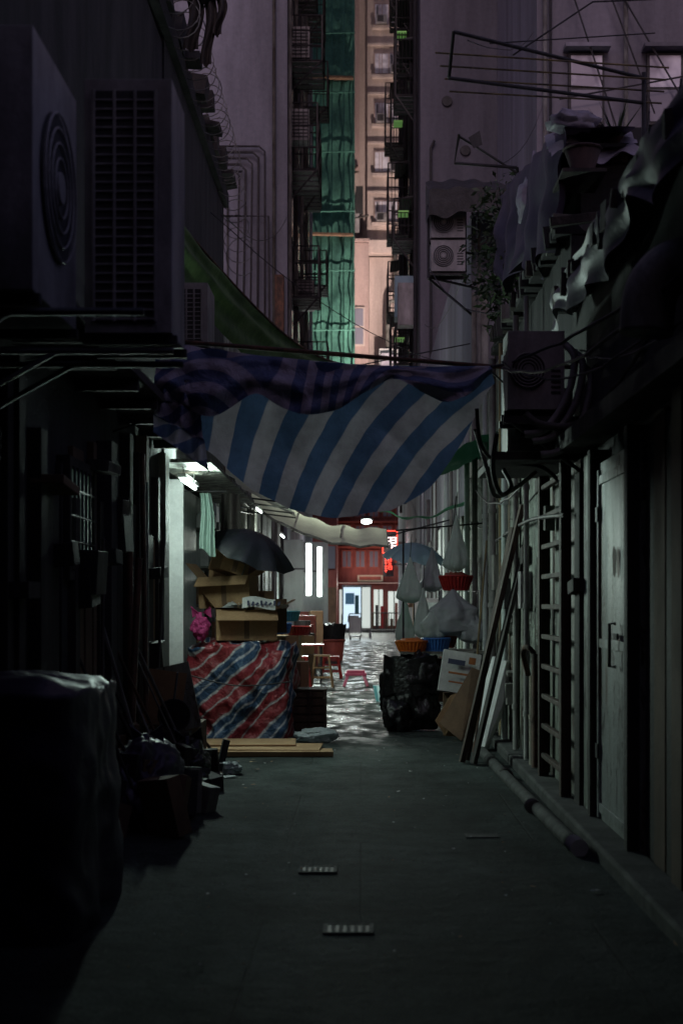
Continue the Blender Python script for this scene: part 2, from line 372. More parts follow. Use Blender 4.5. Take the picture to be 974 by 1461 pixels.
# ------------------------------------------------------------------ AC units
def ac(name,x0,x1,y0,y1,z0,z1,fan='-y',case='acbeige',nf=1,grille=False):
    o=O(name); o.box(x0,x1,y0,y1,z0,z1,case)
    if fan=='-y':
        W=x1-x0;H=z1-z0
        if grille:
            o.box(x0+.05,x0+W*.82,y0-.012,y0-.002,z0+.05,z1-.06,'acdark')
            nb=int(H/.05)
            for i in range(nb): zz=z0+.06+(H-.13)*i/nb; o.box(x0+.05,x0+W*.82,y0-.022,y0-.014,zz,zz+.01,case)
            for i in range(4): xx=x0+.05+(W*.82-.05)*i/3; o.box(xx-.008,xx+.008,y0-.03,y0-.024,z0+.05,z1-.06,case)
        else:
            for q in range(nf):
                r=min(W*.3,H/nf*.42); cz=z0+H*(q+.5)/nf; cx=x0+W*.36
                o.tube([(cx,y0-.012,cz),(cx,y0-.003,cz)],r,'acdark',28)
                for rr in (1,.82,.64,.46,.28): o.ring((cx,y0-.022,cz),r*rr,'y',.006,case)
                for a in range(5):
                    an=a*2*math.pi/5; o.poly([(cx,y0-.014,cz),(cx+r*.85*math.cos(an),y0-.014,cz+r*.85*math.sin(an)),(cx+r*.85*math.cos(an+.6),y0-.014,cz+r*.85*math.sin(an+.6))],'iron')
                o.tube([(cx,y0-.03,cz),(cx,y0-.012,cz)],r*.2,case,14)
            for i in range(5): zz=z0+H*.2+i*.04; o.box(x1-W*.24,x1-.03,y0-.006,y0-.001,zz,zz+.018,'acdark')
    else:
        D=y1-y0;H=z1-z0
        r=min(D*.36,H*.44); cz=z0+H*.5; cy=y0+D*.5
        o.tube([(x1+.002,cy,cz),(x1+.014,cy,cz)],r,'acdark',28)
        for rr in (1,.8,.6,.4): o.ring((x1+.024,cy,cz),r*rr,'x',.007,case)
        o.tube([(x1+.012,cy,cz),(x1+.03,cy,cz)],r*.22,case,14)
    for yy in (y0+.06,y1-.06):
        o.box(x0-.02,x1+.02,yy-.02,yy+.02,z0-.05,z0-.003,'iron')
    return o.done(.008)
ac('air_conditioner',-1.36,-.93,7.0,7.5,2.88,4.13,grille=True)
ac('air_conditioner',-1.94,-1.36,5.9,6.8,2.85,3.95,fan='+x')
o=O('steel_bracket'); 
for y in (6.1,7.05,7.45):
    o.tube([(-1.95,y,2.80),(-.93,y,2.80)],.018,'iron',6); o.tube([(-1.95,y,2.55),(-1.5,y,2.8)],.014,'iron',6)
o.done()
ac('air_conditioner',-1.71,-1.4,13.0,13.6,3.9,4.48,grille=True)
# ------------------------------------------------------------------ left rear low building
LR=empty('left_market_building')
o=O('walls',LR); o.box(-10,-2.15,20.02,38.5,0,6.6,'palegreen'); o.done()
o=O('shutters_and_boards',LR)
y=20.2
while y<38:
    w=R(.5,1.3); o.box(-2.15,-2.15+R(.02,.12),y,y+w,R(0,.3),R(2.2,3.0),random.choice(['panelwhite','greywood','palegreen','darkwood','board_white'])); y+=w+R(.02,.3)
for i in range(12):
    y=R(20.5,38); o.tube([(-2.05,y,0),(-2.05,y,R(3,6.4))],R(.02,.05),random.choice(['pipe','iron','rust']),8)
for i in range(6):
    y=21+i*2.8; o.box(-2.15,-2.1,y,y+1.1,4.0,5.4,'iron'); o.box(-2.1,-2.09,y+.06,y+.52,4.08,5.3,'glass'); o.box(-2.1,-2.09,y+.58,y+1.04,4.08,5.3,'glass')
o.done(.006)
# ------------------------------------------------------------------ grey tower (left)
T=empty('grey_tower_block')
o=O('walls',T); o.box(-16,-2.05,38.6,60,0,46,'plaster_l'); o.box(-2.3,-2.0,38.55,38.85,0,46,'plaster_l'); o.done()
o=O('drain_pipes',T)
for i in range(5):
    q=i*.17; o.tube([(-4.1-q*.3,38.45-.02*i,13.9-q),(-2.75-q,38.45-.02*i,13.9-q),(-2.6-q,38.45-.02*i,13.75-q),(-2.6-q-.04*i,38.45-.02*i,6)],.035 if i%2 else .028,'iron',6)
o.tube([(-3.75,38.4,12.0),(-2.5,38.4,12.0),(-2.45,38.4,6)],.03,'iron',6)
o.tube([(-2.35,38.4,30),(-2.35,38.4,6)],.05,'pipe',6); o.tube([(-3.6,38.45,12.4),(-3.6,38.45,6)],.03,'pipe',6)
o.tube([(-4.1,38.4,13.9),(-4.1,38.4,13.2),(-3.2,38.4,13.2)],.03,'iron',6)
o.box(-2.32,-2.08,38.3,38.54,6,10.4,'rust')
o.done()
def cage(o,x0,x1,y0,y1,z0,z1,m='iron'):
    for x in (x0,x1):
        for y in (y0,(y0+y1)/2,y1): o.tube([(x,y,z0),(x,y,z1)],.03,m,5)
    for z in (z0,z0+(z1-z0)*.33,z0+(z1-z0)*.66,z1):
        for a,b in (((x0,y0,z),(x1,y0,z)),((x1,y0,z),(x1,y1,z)),((x0,y1,z),(x1,y1,z)),((x0,y0,z),(x0,y1,z))): o.tube([a,b],.024,m,5)
    for i in range(1,6):
        x=x0+(x1-x0)*i/6; o.tube([(x,y0,z0),(x,y0,z1)],.012,m,4)
    for i in range(5):
        ya=y0+(y1-y0)*i/5; o.box(x0,x1,ya,ya+(y1-y0)*.13,z0-.05,z0-.01,m)
    o.tube([(x0 if abs(x0)>abs(x1) else x1,y0,z0-.9),(x1 if abs(x0)>abs(x1) else x0,y0,z0)],.03,m,5)
o=O('iron_balconies',T)
for (y,z,h) in ((40.5,13.9,1.9),(41,17.2,1.3),(42,10.6,1.5),(44,20.5,2.4),(48,15.5,2.2),(49,12.5,1.2),(50,19,1.6),(52,23,2.2),(46,8.6,1.4),(54,9,1.6)):
    cage(o,-2.04,-2.04+R(.6,.95),y,y+R(1.6,2.6),z,z+h)
for z in (9,12,15,18,21,24):
    for y in (40,44.5,49,53):
        o.box(-2.05,-1.98,y,y+1.4,z,z+1.5,'iron'); 
        o.box(-2.0,-1.975,y+.08,y+1.32,z+.08,z+1.42,'glass')
for (y,z) in ((41.3,17.4),(41,14.9),(45,10.9),(49,8.8),(52,16)):
    o.box(-2.04,-1.5,y,y+.6,z,z+.9,'acbeige')
    for i in range(8): o.box(-2.0,-1.54,y-.02,y-.003,z+.08+i*.1,z+.12+i*.1,'acdark')
for y in (39.4,43.3,47.5,51): o.tube([(-1.97,y,5),(-1.97,y,46)],.06,'pipe',6)
o.done()
# ------------------------------------------------------------------ scaffold with green net
S=empty('scaffolded_building')
o=O('netting',S)
o.sheet(lambda u,v:Vector((-3.5+3.15*u,72+.12*nz(u*9,v*40)+.06*math.sin(v*80),8.6+37*v)),16,120,'net')
o.sheet(lambda u,v:Vector((-.35+.04*nz(v*30,u),72+6*u,8.6+37*v)),6,60,'net')
o.done()
o=O('bamboo_poles',S)
for z in range(9,45,3): o.tube([(-3.5,71.8,z+.3),(-.3,71.8,z+.35)],.035,'net',6)
for x in (-2.05,-1.5,-.9,-.45): o.tube([(x,71.85,9),(x+.05,71.85,45)],.03,'net',6)
for z in (10.8,20.1,28.0): o.box(-3.5,-.38,71.55,71.85,z,z+.1,'carddark',(0,0.02,0))
o.done()
o=O('walls',S); o.box(-14,-1.3,76.5,79,0,8.5,'redwall'); o.box(-14,-.6,73,79,8.6,45,'darkwall'); 
for i in range(4): o.box(-3.6+i*.6,-3.2+i*.6,76.4,76.49,3.4,4.6,'glass')
o.box(-4,-1.35,76.3,76.49,.15,2.4,'carddark'); o.done()
# ------------------------------------------------------------------ cream building far
C=empty('cream_apartment_block')
o=O('walls',C)
o.box(-.5,10,80.5,95,9.6,50,'cream'); o.box(.35,10,79.9,80.49,21.9,50,'cream'); o.box(-.55,-.1,79.4,80.48,26,50,'pink')
o.box(-1.3,.42,78.4,80.45,14.2,21.4,'pink'); o.box(-1.3,10,79.2,80.47,2.7,9.5,'redwall'); o.box(.45,10,80,80.48,14.2,21,'cream')
o.box(-1.3,10,78.9,80.46,9.55,14.15,'pink')
o.box(.3,2.6,79.3,80.47,21.1,21.8,'cream'); o.done()
o=O('windows',C)
zz=22.8; k_=0
while zz<46:
    zf=79.88
    o.box(.72,2.35,zf-.12,zf,zz+.1,zz+1.35,'pink'); o.box(.78,1.52,zf-.14,zf-.122,zz+.18,zz+1.28,'glassc'); o.box(1.58,2.28,zf-.14,zf-.122,zz+.18,zz+1.28,'glassc')
    for q_ in (1.0,1.15,1.8,2.05): o.box(q_,q_+.04,zf-.16,zf-.142,zz+.18,zz+1.28,'pink')
    o.box(.6,2.5,zf-.35,zf,zz-.1,zz+.05,'cream'); o.box(.38,2.6,zf-.2,zf-.002,zz+1.75,zz+1.86,'cream')
    ax=1.65 if k_%2 else .85
    o.box(ax,ax+.6,zf-.55,zf-.165,zz+.1,zz+.55,'acbeige'); o.box(ax+.05,ax+.4,zf-.56,zf-.551,zz+.15,zz+.5,'acdark')
    o.box(ax+.02,ax+.1,zf-.2,zf-.165,zz+.7,zz+1.2,'iron')
    zz+=2.76; k_+=1
o.box(-1.2,.2,78.28,78.38,15.7,17.85,'cream')
for a,b in ((-1.12,-.55),(-.45,.12)):
    for c_,d_ in ((15.8,16.7),(16.8,17.75)): o.box(a,b,78.24,78.277,c_,d_,'glass')
o.box(.95,2.35,78.6,78.88,12.2,14.0,'pink'); o.box(1.0,2.3,78.55,78.598,14.1,15.6,'board_white'); o.box(1.1,2.0,78.2,78.5,14.15,15.3,'glassc')
for z in (10.6,12.4): o.box(-1.0,.3,78.8,78.895,z,z+1.1,'glass')
o.done()
o=O('roof_terrace',C)
o.box(-1.35,.45,78.2,80.4,21.45,21.6,'pink'); o.box(-1.35,-1.2,78.2,80.4,21.6,22.4,'cream'); o.tube([(-1.3,78.3,22.5),(.4,78.3,22.9)],.05,'pipe',6)
o.tube([(-1.3,78.4,22.0),(-.2,78.4,24.3)],.06,'pipe',6); o.tube([(1.5,78.8,14.3),(1.5,79,18),(1.9,79,18.5),(1.9,79,21)],.12,'pipe',8,4)
o.box(-.7,-.1,78.3,78.8,22,23.2,'acbeige'); o.box(-.3,.1,78.25,78.6,23,24.5,'darkwall')
o.done()
# ------------------------------------------------------------------ right tower
H=empty('dark_tower_block')
o=O('walls',H); o.box(1.62,16,39,62,0,50,'plaster_r'); o.done()
o=O('iron_balconies',H)
for (y,z,h) in ((41,16.2,1.6),(42,12.3,1.2),(44,18.6,1.6),(47,21.3,2.2),(48,14,2.4),(50,17.6,2),(52,10,2),(53,24,2.4),(46,9.3,1.5),(57,20,2.4),(56,13,2)):
    cage(o,1.61-R(.45,.75),1.61,y,y+R(1.6,2.4),z,z+h)
    o.box(1.15,1.6,y,y+1.8,z+h+.02,z+h+.06,'iron',(0,-.2,0))
for y in (40,43.5,49.5,54.5): o.tube([(1.52,y,5),(1.52,y,46)],.06,'iron',6)
for z in (9,12,15,18,21,24):
    for y in (41.5,46,50.5,55): o.box(1.56,1.62,y,y+1.4,z,z+1.4,'glass')
o.box(1.05,1.5,40.6,41.2,9.5,10.7,'acbeige'); o.box(.98,1.56,41.5,42.3,9.9,11.1,'paleblue')
for (x,z) in ((2.35,15.3),(2.85,13.95)):
    o.ring((x,38.95,z),.12,'y',.03,'iron',14)
    o.tube([(x,38.93,z),(x,38.98,z)],.1,'acdark',12)
o.tube([(1.9,38.9,6),(1.9,38.9,14),(2.0,38.9,14.2)],.04,'iron',6); o.tube([(4.3,38.9,6),(4.3,38.9,50)],.06,'pipe',6)
o.done()
o=O('green_lamp',H)
greens=emis('green_lamp_tube',(.35,.8,.2),.14)
for (y,z) in ((42,12.2),(44,18.3),(46,9.2),(48,16.9)): o.box(1.1,1.4,y-.02,y+.6,z+.9,z+.94,greens)
o.done()
# ------------------------------------------------------------------ right mid tower (mauve)
D=empty('mauve_tower_block')
o=O('walls',D); o.box(3.7,16,30,38.6,0,46,'plaster_d'); o.done()
o=O('windows_and_pipes',D)
o.tube([(3.86,29.9,6),(3.86,29.9,46)],.045,'pipe',8); o.tube([(3.98,29.92,6),(3.98,29.92,46)],.03,'iron',8)
for z in (8.5,11.6,14.7):
    for x in (4.35,6.0):
        o.box(x,x+.75,29.86,29.99,z,z+1.5,'iron'); o.box(x+.05,x+.7,29.84,29.857,z+.06,z+.72,'glass'); o.box(x+.05,x+.7,29.84,29.857,z+.78,z+1.44,'glassc'); o.box(x-.1,x+.85,29.6,29.99,z+1.55,z+1.63,'plaster_d')
    o.tube([(4.1,29.5,z+.4),(7,29.4,z+.9)],.02,'iron',5)
for i in range(5): o.tube([(3.9+i*.7,29.8,12+R(0,5)),(5.4+i*.7,29.6,11+R(0,5))],.02,'iron',5)
o.tube([(5.55,29.85,6),(5.55,29.85,30)],.05,'pipe',6)
o.done()
# ------------------------------------------------------------------ right low building A
A=empty('right_shop_building')
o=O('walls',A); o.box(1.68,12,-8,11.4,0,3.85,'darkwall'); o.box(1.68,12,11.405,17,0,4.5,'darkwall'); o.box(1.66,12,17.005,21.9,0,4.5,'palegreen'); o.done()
o=O('plank_cladding',A)
y=3.0
while y<8.35:
    w=R(.1,.3); o.box(1.68-R(.02,.06),1.68,y,y+w,R(.05,.1),R(2.4,2.75),random.choice(['darkwood','greywood','darkwood','carddark'])); y+=w+R(.004,.03)
for yy in (8.36,9.72): o.box(1.56,1.68,yy,yy+.1,.05,2.6,'darkwood')
o.box(1.6,1.68,9.83,10.25,.05,2.6,'palegreen'); o.box(1.57,1.68,10.26,10.5,.05,2.5,'darkwood')
o.box(1.62,1.68,10.51,12.2,.05,2.62,'palegreen')
o.box(1.45,1.68,3,12.4,2.66,2.78,'darkwood')
o.box(1.6,1.675,12.25,12.34,.05,2.8,'iron')
for i in range(16):
    y=R(9.9,16.5); z=R(.4,2.7); o.box(1.52,1.6,y,y+R(.05,.3),z,z+R(.03,.35),random.choice(['darkwood','rust','pipe','greywood','iron']),(R(-.15,.15),0,0))
o.done(.004)
o=O('metal_door',A)
o.box(1.62,1.66,8.47,9.71,.06,2.5,'door'); 
for z in (.14,1.25,2.35): o.box(1.605,1.618,8.565,9.615,z,z+.06,'door')
o.box(1.6,1.618,8.5,8.56,.1,2.45,'door'); o.box(1.6,1.618,9.62,9.68,.1,2.45,'door')
o.tube([(1.6,8.95,1.15),(1.56,8.95,1.15),(1.56,8.95,1.42),(1.6,8.95,1.42)],.012,'iron',8)
o.box(1.585,1.6,8.85,9.05,1.32,1.36,'iron')
o.sheet(lambda u,v:Vector((1.6,9.0+.07*(v**.5)*math.cos(6.283*u)*(1+.4*nz(u*6,1)),1.82+.1*v*math.sin(6.283*u)*(1+.5*nz(u*5,3)))),20,2,'rust')
for z in (.5,2.1): o.box(1.59,1.604,9.6,9.72,z,z+.1,'iron')
o.done(.004)
def corr(name,par,x,y0,y1,z0,z1,mat,amp=.018,per=.076,ph=0):
    o=O(name,par); nu=int((y1-y0)/per*8)
    o.sheet(lambda u,v:Vector((x+amp*math.sin((y0+(y1-y0)*u)/per*2*math.pi)+.02*nz((y0+u*3)*2,v*2),y0+(y1-y0)*u,z0+(z1-z0)*v)),nu,4,mat); return o.done()
corr('corrugated_sheet',A,1.62,12.4,14.3,.1,2.95,'palegreen')
corr('corrugated_sheet',A,1.6,14.35,17.2,.05,3.1,'greywood',.012,.15)
corr('corrugated_sheet',A,1.63,17.25,21.8,.05,3.4,'palegreen',.018,.12)
o=O('wall_pipes',A)
for (y,r,m,z1) in ((12.55,.03,'rust',1.1),(12.75,.025,'pipeyellow',.9),(13.2,.025,'pipe',4.4),(14.1,.03,'pipe',4.4),(15.2,.035,'panelwhite',4.2),(15.6,.025,'pipeyellow',4.4),(16.6,.04,'pipe',4.4),(17.6,.03,'panelwhite',4.4),(19.2,.04,'pipe',4.4),(20.6,.04,'panelwhite',4.2)):
    o.tube([(1.53,y,.1),(1.53,y,z1)],r,m,10)
    for z in (.5,1.5,2.6):
        if z<z1: o.tube([(1.53,y,z),(1.53,y,z+.05)],r*1.35,m,10)
o.tube([(1.53,12.55,1.1),(1.47,12.6,1.16),(1.45,12.75,1.1),(1.5,12.78,.9)],.025,'rust',8,5)
o.tube([(1.5,10.5,2.2),(1.52,13,2.3),(1.52,16,2.25)],.018,'cable',6,5); o.box(1.5,1.6,13.4,13.65,1.5,1.85,'acbeige')
o.box(1.5,1.6,16.1,16.4,1.7,2.1,'pipe')
o.done()
o=O('roof_slab',A); o.box(1.55,12,-8,11.38,3.86,3.94,'darkwall'); o.box(1.55,12,11.4,17.02,4.51,4.6,'darkwall')
for i in range(60):
    y=6+i*.18; zb=3.95 if y<11.1 else 4.61
    o.box(1.56-R(0,.1),1.9,y,y+R(.03,.16),zb-R(.05,.14),zb+R(.01,.08),random.choice(['darkwall','darkwood','iron','darkwood','pipe']),(R(-.2,.2),R(-.1,.1),R(-.1,.1)))
o.sheet(lambda u,v:Vector((1.5+.05*math.sin(u*40)*v+.06*nz(u*8,v*3),6.5+4.8*u,4.0+.05*nz(u*9,1)-(.35+.3*nz(u*5,4))*v)),90,10,'purpletarp')
o.done(.004)
sh=O('rooftop_shed')
sh.box(1.85,7,12,16.8,4.61,5.3,'darkwall'); sh.box(2.0,7,13.6,16.9,5.31,6.1,'darkwall')
for i in range(12):
    y=11.7+i*.42; sh.box(1.7+R(-.05,.05),5.5,y,y+.44,5.35+i*.085,5.38+i*.085,random.choice(['darkwood','iron','darkwall']),(.2,R(-.03,.03),0))
sh.done()
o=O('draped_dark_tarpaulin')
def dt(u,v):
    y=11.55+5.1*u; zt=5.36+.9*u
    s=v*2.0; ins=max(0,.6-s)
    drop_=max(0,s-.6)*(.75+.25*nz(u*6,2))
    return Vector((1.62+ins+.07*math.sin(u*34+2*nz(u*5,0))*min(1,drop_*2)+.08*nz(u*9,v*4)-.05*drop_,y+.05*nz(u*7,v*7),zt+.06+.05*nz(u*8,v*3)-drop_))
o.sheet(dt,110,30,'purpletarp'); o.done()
o=O('rooftop_clutter')
for i in range(46):
    x=R(1.6,3.0);y=R(7,11.2);s=R(.05,.14); o.box(x,x+s*R(1,2),y,y+s,3.94,3.98+R(.05,.32),random.choice(['darkwall','darkwood','iron','pipe','carddark']),(R(-.1,.1),R(-.2,.2),R(0,1)))
for i in range(16):
    y=R(7.5,13); x=R(1.6,2.6); zb=3.9 if y<11.4 else 4.6; o.tube([(x,y,zb),(x+R(-.2,.2),y,zb+R(.4,1.3))],.01,'iron',5)
o.done(.005)
o=O('plastic_sheet_bundle'); o.sheet(lambda u,v:Vector((1.55+.75*u,11.6+.5*v+.06*nz(u*6,v*5),5.52-.33*(1-v)+.07*nz(u*5,v*6,3)+.05*math.sin(u*9))),26,14,'bundle')
o.blob((1.75,11.75,5.52),(.22,.15,.09),'bundle',.4,4,3,3); o.done()
o=O('wash_bowl'); o.tube([(1.78,11.45,5.02),(1.78,11.45,5.2)],[.09,.15],'clay',16); o.ring((1.78,11.45,5.2),.15,'z',.012,'clay'); o.box(1.6,1.95,11.3,11.9,4.98,5.01,'darkwood'); o.done()
o=O('hanging_bag'); o.blob((1.66,14,5.5),(.14,.12,.25),'bundle',.35,3,4,4); o.tube([(1.66,14,5.7),(1.7,14,6.0)],.015,'bundle',6); o.done()
def plant(name,c,r,n):
    o=O(name); c=Vector(c)
    for i in range(n):
        d=Vector((R(-1,1),R(-1,1),R(-1,1))); 
        if d.length>1: continue
        if nz(d.x*2.5+c.x*5,d.y*2.5,d.z*2.5)<-.08: continue
        p=c+Vector((d.x*r[0],d.y*r[1],d.z*r[2])); s=R(.03,.07); 
        a=Vector((R(-1,1),R(-1,1),R(-1,.3))).normalized(); b=a.cross(Vector((R(-1,1),R(-1,1),R(-1,1)))).normalized()
        o.poly([p,p+a*s+b*s*.4,p+a*s*2,p+a*s-b*s*.4],'leaf')
    for i in range(14):
        e=c+Vector((R(-1,1)*r[0],R(-1,1)*r[1],R(-.8,1)*r[2]))*1.0
        e=c+(e-c)*.8; o.tube([c+Vector((r[0]*.5,0,-r[2]*.3)),c.lerp(e,.5)+Vector((0,0,.06)),e],.008,'darkwood',4,4)
    return o.done()
plant('trailing_plant',(1.85,17.6,6.0),(.6,.9,.9),3600)
plant('trailing_plant',(1.65,16.3,5.2),(.3,.6,.7),1500)
o=O('spiky_plant')
for i in range(16):
    a=R(0,6.28); t=R(.1,.9); b=Vector((2.15,12,5.45)); e=b+Vector((math.cos(a)*t*.4,math.sin(a)*t*.4,.42-.2*t)); s=Vector((-math.sin(a),math.cos(a),0))*.02
    o.poly([b-s,b+s,e],'leaf')
o.tube([(2.15,12,5.25),(2.15,12,5.45)],[.09,.13],'clay',14); o.done()
o=O('clothes_drying_rack')
q=[(.78,12,6.37),(.74,12,5.98),(2.5,12.6,6.2),(2.5,12.6,5.98)]
for a,b in ((0,1),(0,2),(1,3),(2,3)): o.tube([q[a],q[b]],.016,'iron',6)
for i in range(4):
    t=.15+i*.23; o.tube([(.6+.2*t,12.1+i*.1,6.28-.32*t*1.0),(2.7,12.5+i*.1,6.3-.3*t)],.009,'pipeyellow',5)
o.tube([(2.5,12.6,5.4),(2.5,12.6,6.25)],.02,'iron',6); o.tube([(1.3,12.2,6.25),(2.0,12.3,6.75),(2.6,12.6,6.9)],.008,'iron',5); o.tube([(1.1,12.2,6.35),(2.6,12.6,6.6)],.006,'iron',5)
o.done()
o=O('tv_antenna'); o.tube([(1.1,16,6.82),(1.05,16,6.5),(1.75,16,6.45)],.018,'iron',6); o.tube([(1.1,16,6.8),(1.3,16,6.68),(2.2,16,6.1)],.014,'iron',6); o.poly([(1.2,15.98,6.78),(1.33,15.98,6.86),(1.36,15.98,6.7),(1.26,15.98,6.66)],'iron')
o.tube([(1.75,16,6.45),(1.9,16,5.2)],.02,'iron',6); o.done()
# right low building B
B=empty('right_tenement')
o=O('walls',B); o.box(1.7,14,22,38.9,0,7.6,'plaster_d'); o.done()
o=O('awning',B); 
o.sheet(lambda u,v:Vector((1.0+3.2*u,20.9+1.3*v,7.62+.5*v+.02*math.sin(u*60)+.08*nz(u*3,v))),60,6,'iron')
o.sheet(lambda u,v:Vector((1.0+3.2*u,20.9+.02*v,7.62+.08*nz(u*3,0)+.02*math.sin(u*60)-(.36+.12*nz(u*7,5))*v)),60,4,'iron')
o.sheet(lambda u,v:Vector((1.0+.06*nz(v*4,u),20.9+1.2*u,7.62+.45*u-(.35+.5*u)*v)),10,4,'iron')
for i in range(7): o.box(1.7+i*.35,1.95+i*.35,21.85,21.99,4.6,R(5,7),random.choice(['palegreen','darkwood','plaster_d','pipe']))
for i in range(5): o.tube([(1.8+i*.3,21.8,4.6),(1.8+i*.3,21.8,7.5)],R(.02,.05),random.choice(['pipe','iron','panelwhite']),8)
o.done()
for z in (6.5,7.0): ac('air_conditioner',1.04,1.55,21.2,21.6,z,z+.46)
o=O('steel_bracket'); 
for z in (6.46,6.97): o.tube([(1.0,21.3,z-.03),(1.75,22.0,z-.03)],.02,'iron',6)
o.tube([(1.0,21.25,6.4),(1.0,21.25,7.5)],.02,'iron',6); o.tube([(1.58,21.6,6.4),(1.58,21.6,7.5)],.02,'iron',6); o.tube([(1.0,21.3,6.42),(1.72,22,6.0)],.02,'iron',6); o.done()
W2=O('shop_fronts',B)
y=22.1
while y<38.5:
    w=R(.5,1.4); W2.box(1.69-R(.02,.1),1.69,y,y+w,R(0,.2),R(2.4,3.4),random.choice(['palegreen','greywood','panelwhite','darkwood'])); y+=w+R(.02,.3)
for i in range(10):
    y=R(22,38); W2.tube([(1.6,y,0),(1.6,y,R(4,7))],R(.02,.05),random.choice(['pipe','panelwhite','rust']),8)
W2.done(.005)
# ------------------------------------------------------------------ AC cluster over door
ac('air_conditioner',1.08,1.5,10.5,10.85,2.98,3.56)
ac('air_conditioner',1.12,1.62,10.9,11.3,2.72,3.2,case='pipe')
o=O('insulated_hoses')
for i,(x,z) in enumerate(((1.5,3.45),(1.56,3.4),(1.62,3.3))):
    o.tube([(x,10.45,z),(x+.06,10.4,z-.12),(x+.0,10.4,z-.4),(x-.15,10.42,z-.62),(x-.3,10.45,z-.66)],.028,'acbeige',10,7)
o.tube([(1.2,10.42,2.94),(1.3,10.4,2.86),(1.5,10.4,2.84),(1.66,10.5,2.9)],.03,'pipe',10,6)
o.tube([(1.0,10.5,2.8),(.98,10.6,2.55),(1.06,10.8,2.38),(1.16,11,2.45),(1.12,11.2,2.6)],.018,'cable',10,7)
o.tube([(.86,10.6,3.0),(.9,10.7,2.75),(1.05,11,2.65),(1.4,11,2.6),(1.6,11,2.4)],.015,'cable',10,7)
o.tube([(.88,11,2.9),(.98,11.1,2.6),(1.05,11.2,2.4),(1.2,11.3,2.45),(1.4,11.4,2.6)],.018,'pipe',10,7)
o.done()
o=O('steel_bracket'); o.box(1.05,1.66,10.5,10.56,2.88,2.93,'iron'); o.box(1.05,1.66,10.8,10.86,2.88,2.93,'iron'); o.tube([(1.1,10.53,2.9),(1.66,10.53,2.5)],.016,'iron',6)
o.box(1.0,1.66,10.6,12.2,2.62,2.68,'darkwood'); o.done()
o=O('duct_elbow'); o.tube([(2.1,7.4,3.3),(1.7,7.4,3.32),(1.52,7.4,3.2),(1.48,7.4,2.95)],.14,'pipe',18,8); o.done()
o=O('overhead_cables')
def sag(a,b,s,r=.008,m='cable'):
    a=Vector(a);b=Vector(b); pts=[a.lerp(b,t/14)+Vector((0,0,-s*4*(t/14)*(1-t/14)))+Vector((0,0,.01*R(-1,1))) for t in range(15)]; o.tube(pts,r,m,5)
sag((1.0,11,3.38),(1.6,8.5,3.35),.06,.012); sag((1.6,10.2,2.9),(1.7,7.5,3.3),.1,.012); sag((1.65,11,3.5),(1.6,7,2.95),.12)
sag((1.6,12.5,2.6),(1.6,22,2.9),.3); sag((1.3,11.5,2.5),(1.6,21,3.4),.25)
sag((-2.0,16,3.6),(-2.05,36,4),.5); sag((-2,15,3.2),(-2.05,30,3.5),.3); sag((1.7,14,4.6),(1.0,21,6.5),.4); sag((1.7,22,7),(1.7,38,9),.5)
sag((-1.9,19.5,6.9),(-2,38.5,12),.5); sag((-1.9,18,6.5),(1.7,22.2,5.2),.35,.006); sag((.9,12,6.3),(3.6,29.8,13.5),.2,.006); sag((1.6,16,6.5),(3.8,29.8,12),.2,.006)
sag((1.05,10.6,3.35),(1.65,8,3.1),.2); sag((1.05,10.6,3.3),(1.65,6.5,3.3),.25,.012)
o.done()
# ------------------------------------------------------------------ big striped tarpaulin
TP=empty('striped_tarpaulin')
bot=[(-1.56,2.98),(-1.22,2.74),(-.9,2.44),(-.515,2.27),(-.19,2.217),(.244,2.27),(.515,2.417),(.73,2.74),(1.0,3.3)]
def smoothb(x): return sum(interp(x+d,bot) for d in (-.08,-.04,0,.04,.08))/5
def ft(u,v):
    x=-1.56+2.56*u; zt=3.57-.2*u-.07*math.sin(math.pi*u); zb=smoothb(x)+.012*nz(x*6,1)
    z=zt+(zb-zt)*v
    crease=abs(noise.noise(Vector((x*2.2+z*.8,z*1.1,4))))
    y=11+.3*math.sin(math.pi*u)*v*(1-.35*v)+.05*math.sin(u*21+v*3)*(1-v*.5)*math.sin(math.pi*min(1,u*1.05))+.05*nz(x*3,z*3)-.10*crease+.10*math.exp(-((u-.05)/.08)**2)*math.sin(v*14+u*20)*.7
    x2=x+.03*v*math.sin(u*8)
    k=.16+.55*max(0,u-.05)
    return Vector((x2,y,z+.01*nz(x*9,z*9))),(x-k*(z-2.2)-.22*(z-2.2)**2*(u-.3),z)
o=O('canopy',TP); o.sheet(ft,150,60,'tarpblue'); o.done()
sw=[(-1.56,3.2),(-1.3,3.02),(-1.15,2.95),(-1.0,3.05),(-.8,3.17),(-.62,3.05),(-.42,2.97),(-.15,3.04),(.08,3.2),(.24,3.3),(.45,3.18),(.66,3.08),(.85,3.15),(1.0,3.34)]
def fs(u,v):
    x=-1.57+2.58*u; zt=3.58-.2*u-.07*math.sin(math.pi*u); zb=sum(interp(x+d,sw) for d in (-.05,0,.05))/3
    L=(zt-zb)/.6
    z=zt+(zb-zt)*v
    y=10.97-.16*L*math.sin(v*math.pi*.8)+.035*math.sin(v*13+x*4)*L-.06*v*L+.04*math.sin(x*16+v*5)*v+.03*nz(x*8,z*8)
    return Vector((x,y,z)),(x*.8+.3*math.sin(x*3.3)*v,(3.5-z)*1.0+.25*math.sin(x*4.4+1))
o=O('folded_valance',TP); o.sheet(fs,170,30,'tarpblue2'); o.done()
o=O('left_gather',TP)
o.sheet(lambda u,v:(Vector((-1.58+.32*u+.1*v*u,10.88+.06*math.sin(u*14+v*6)+.03*nz(u*7,v*7),3.25-.42*v-.3*u*v+.03*math.sin(v*20))),(u*.5+v*.3,v)),24,24,'tarpblue2'); o.done()
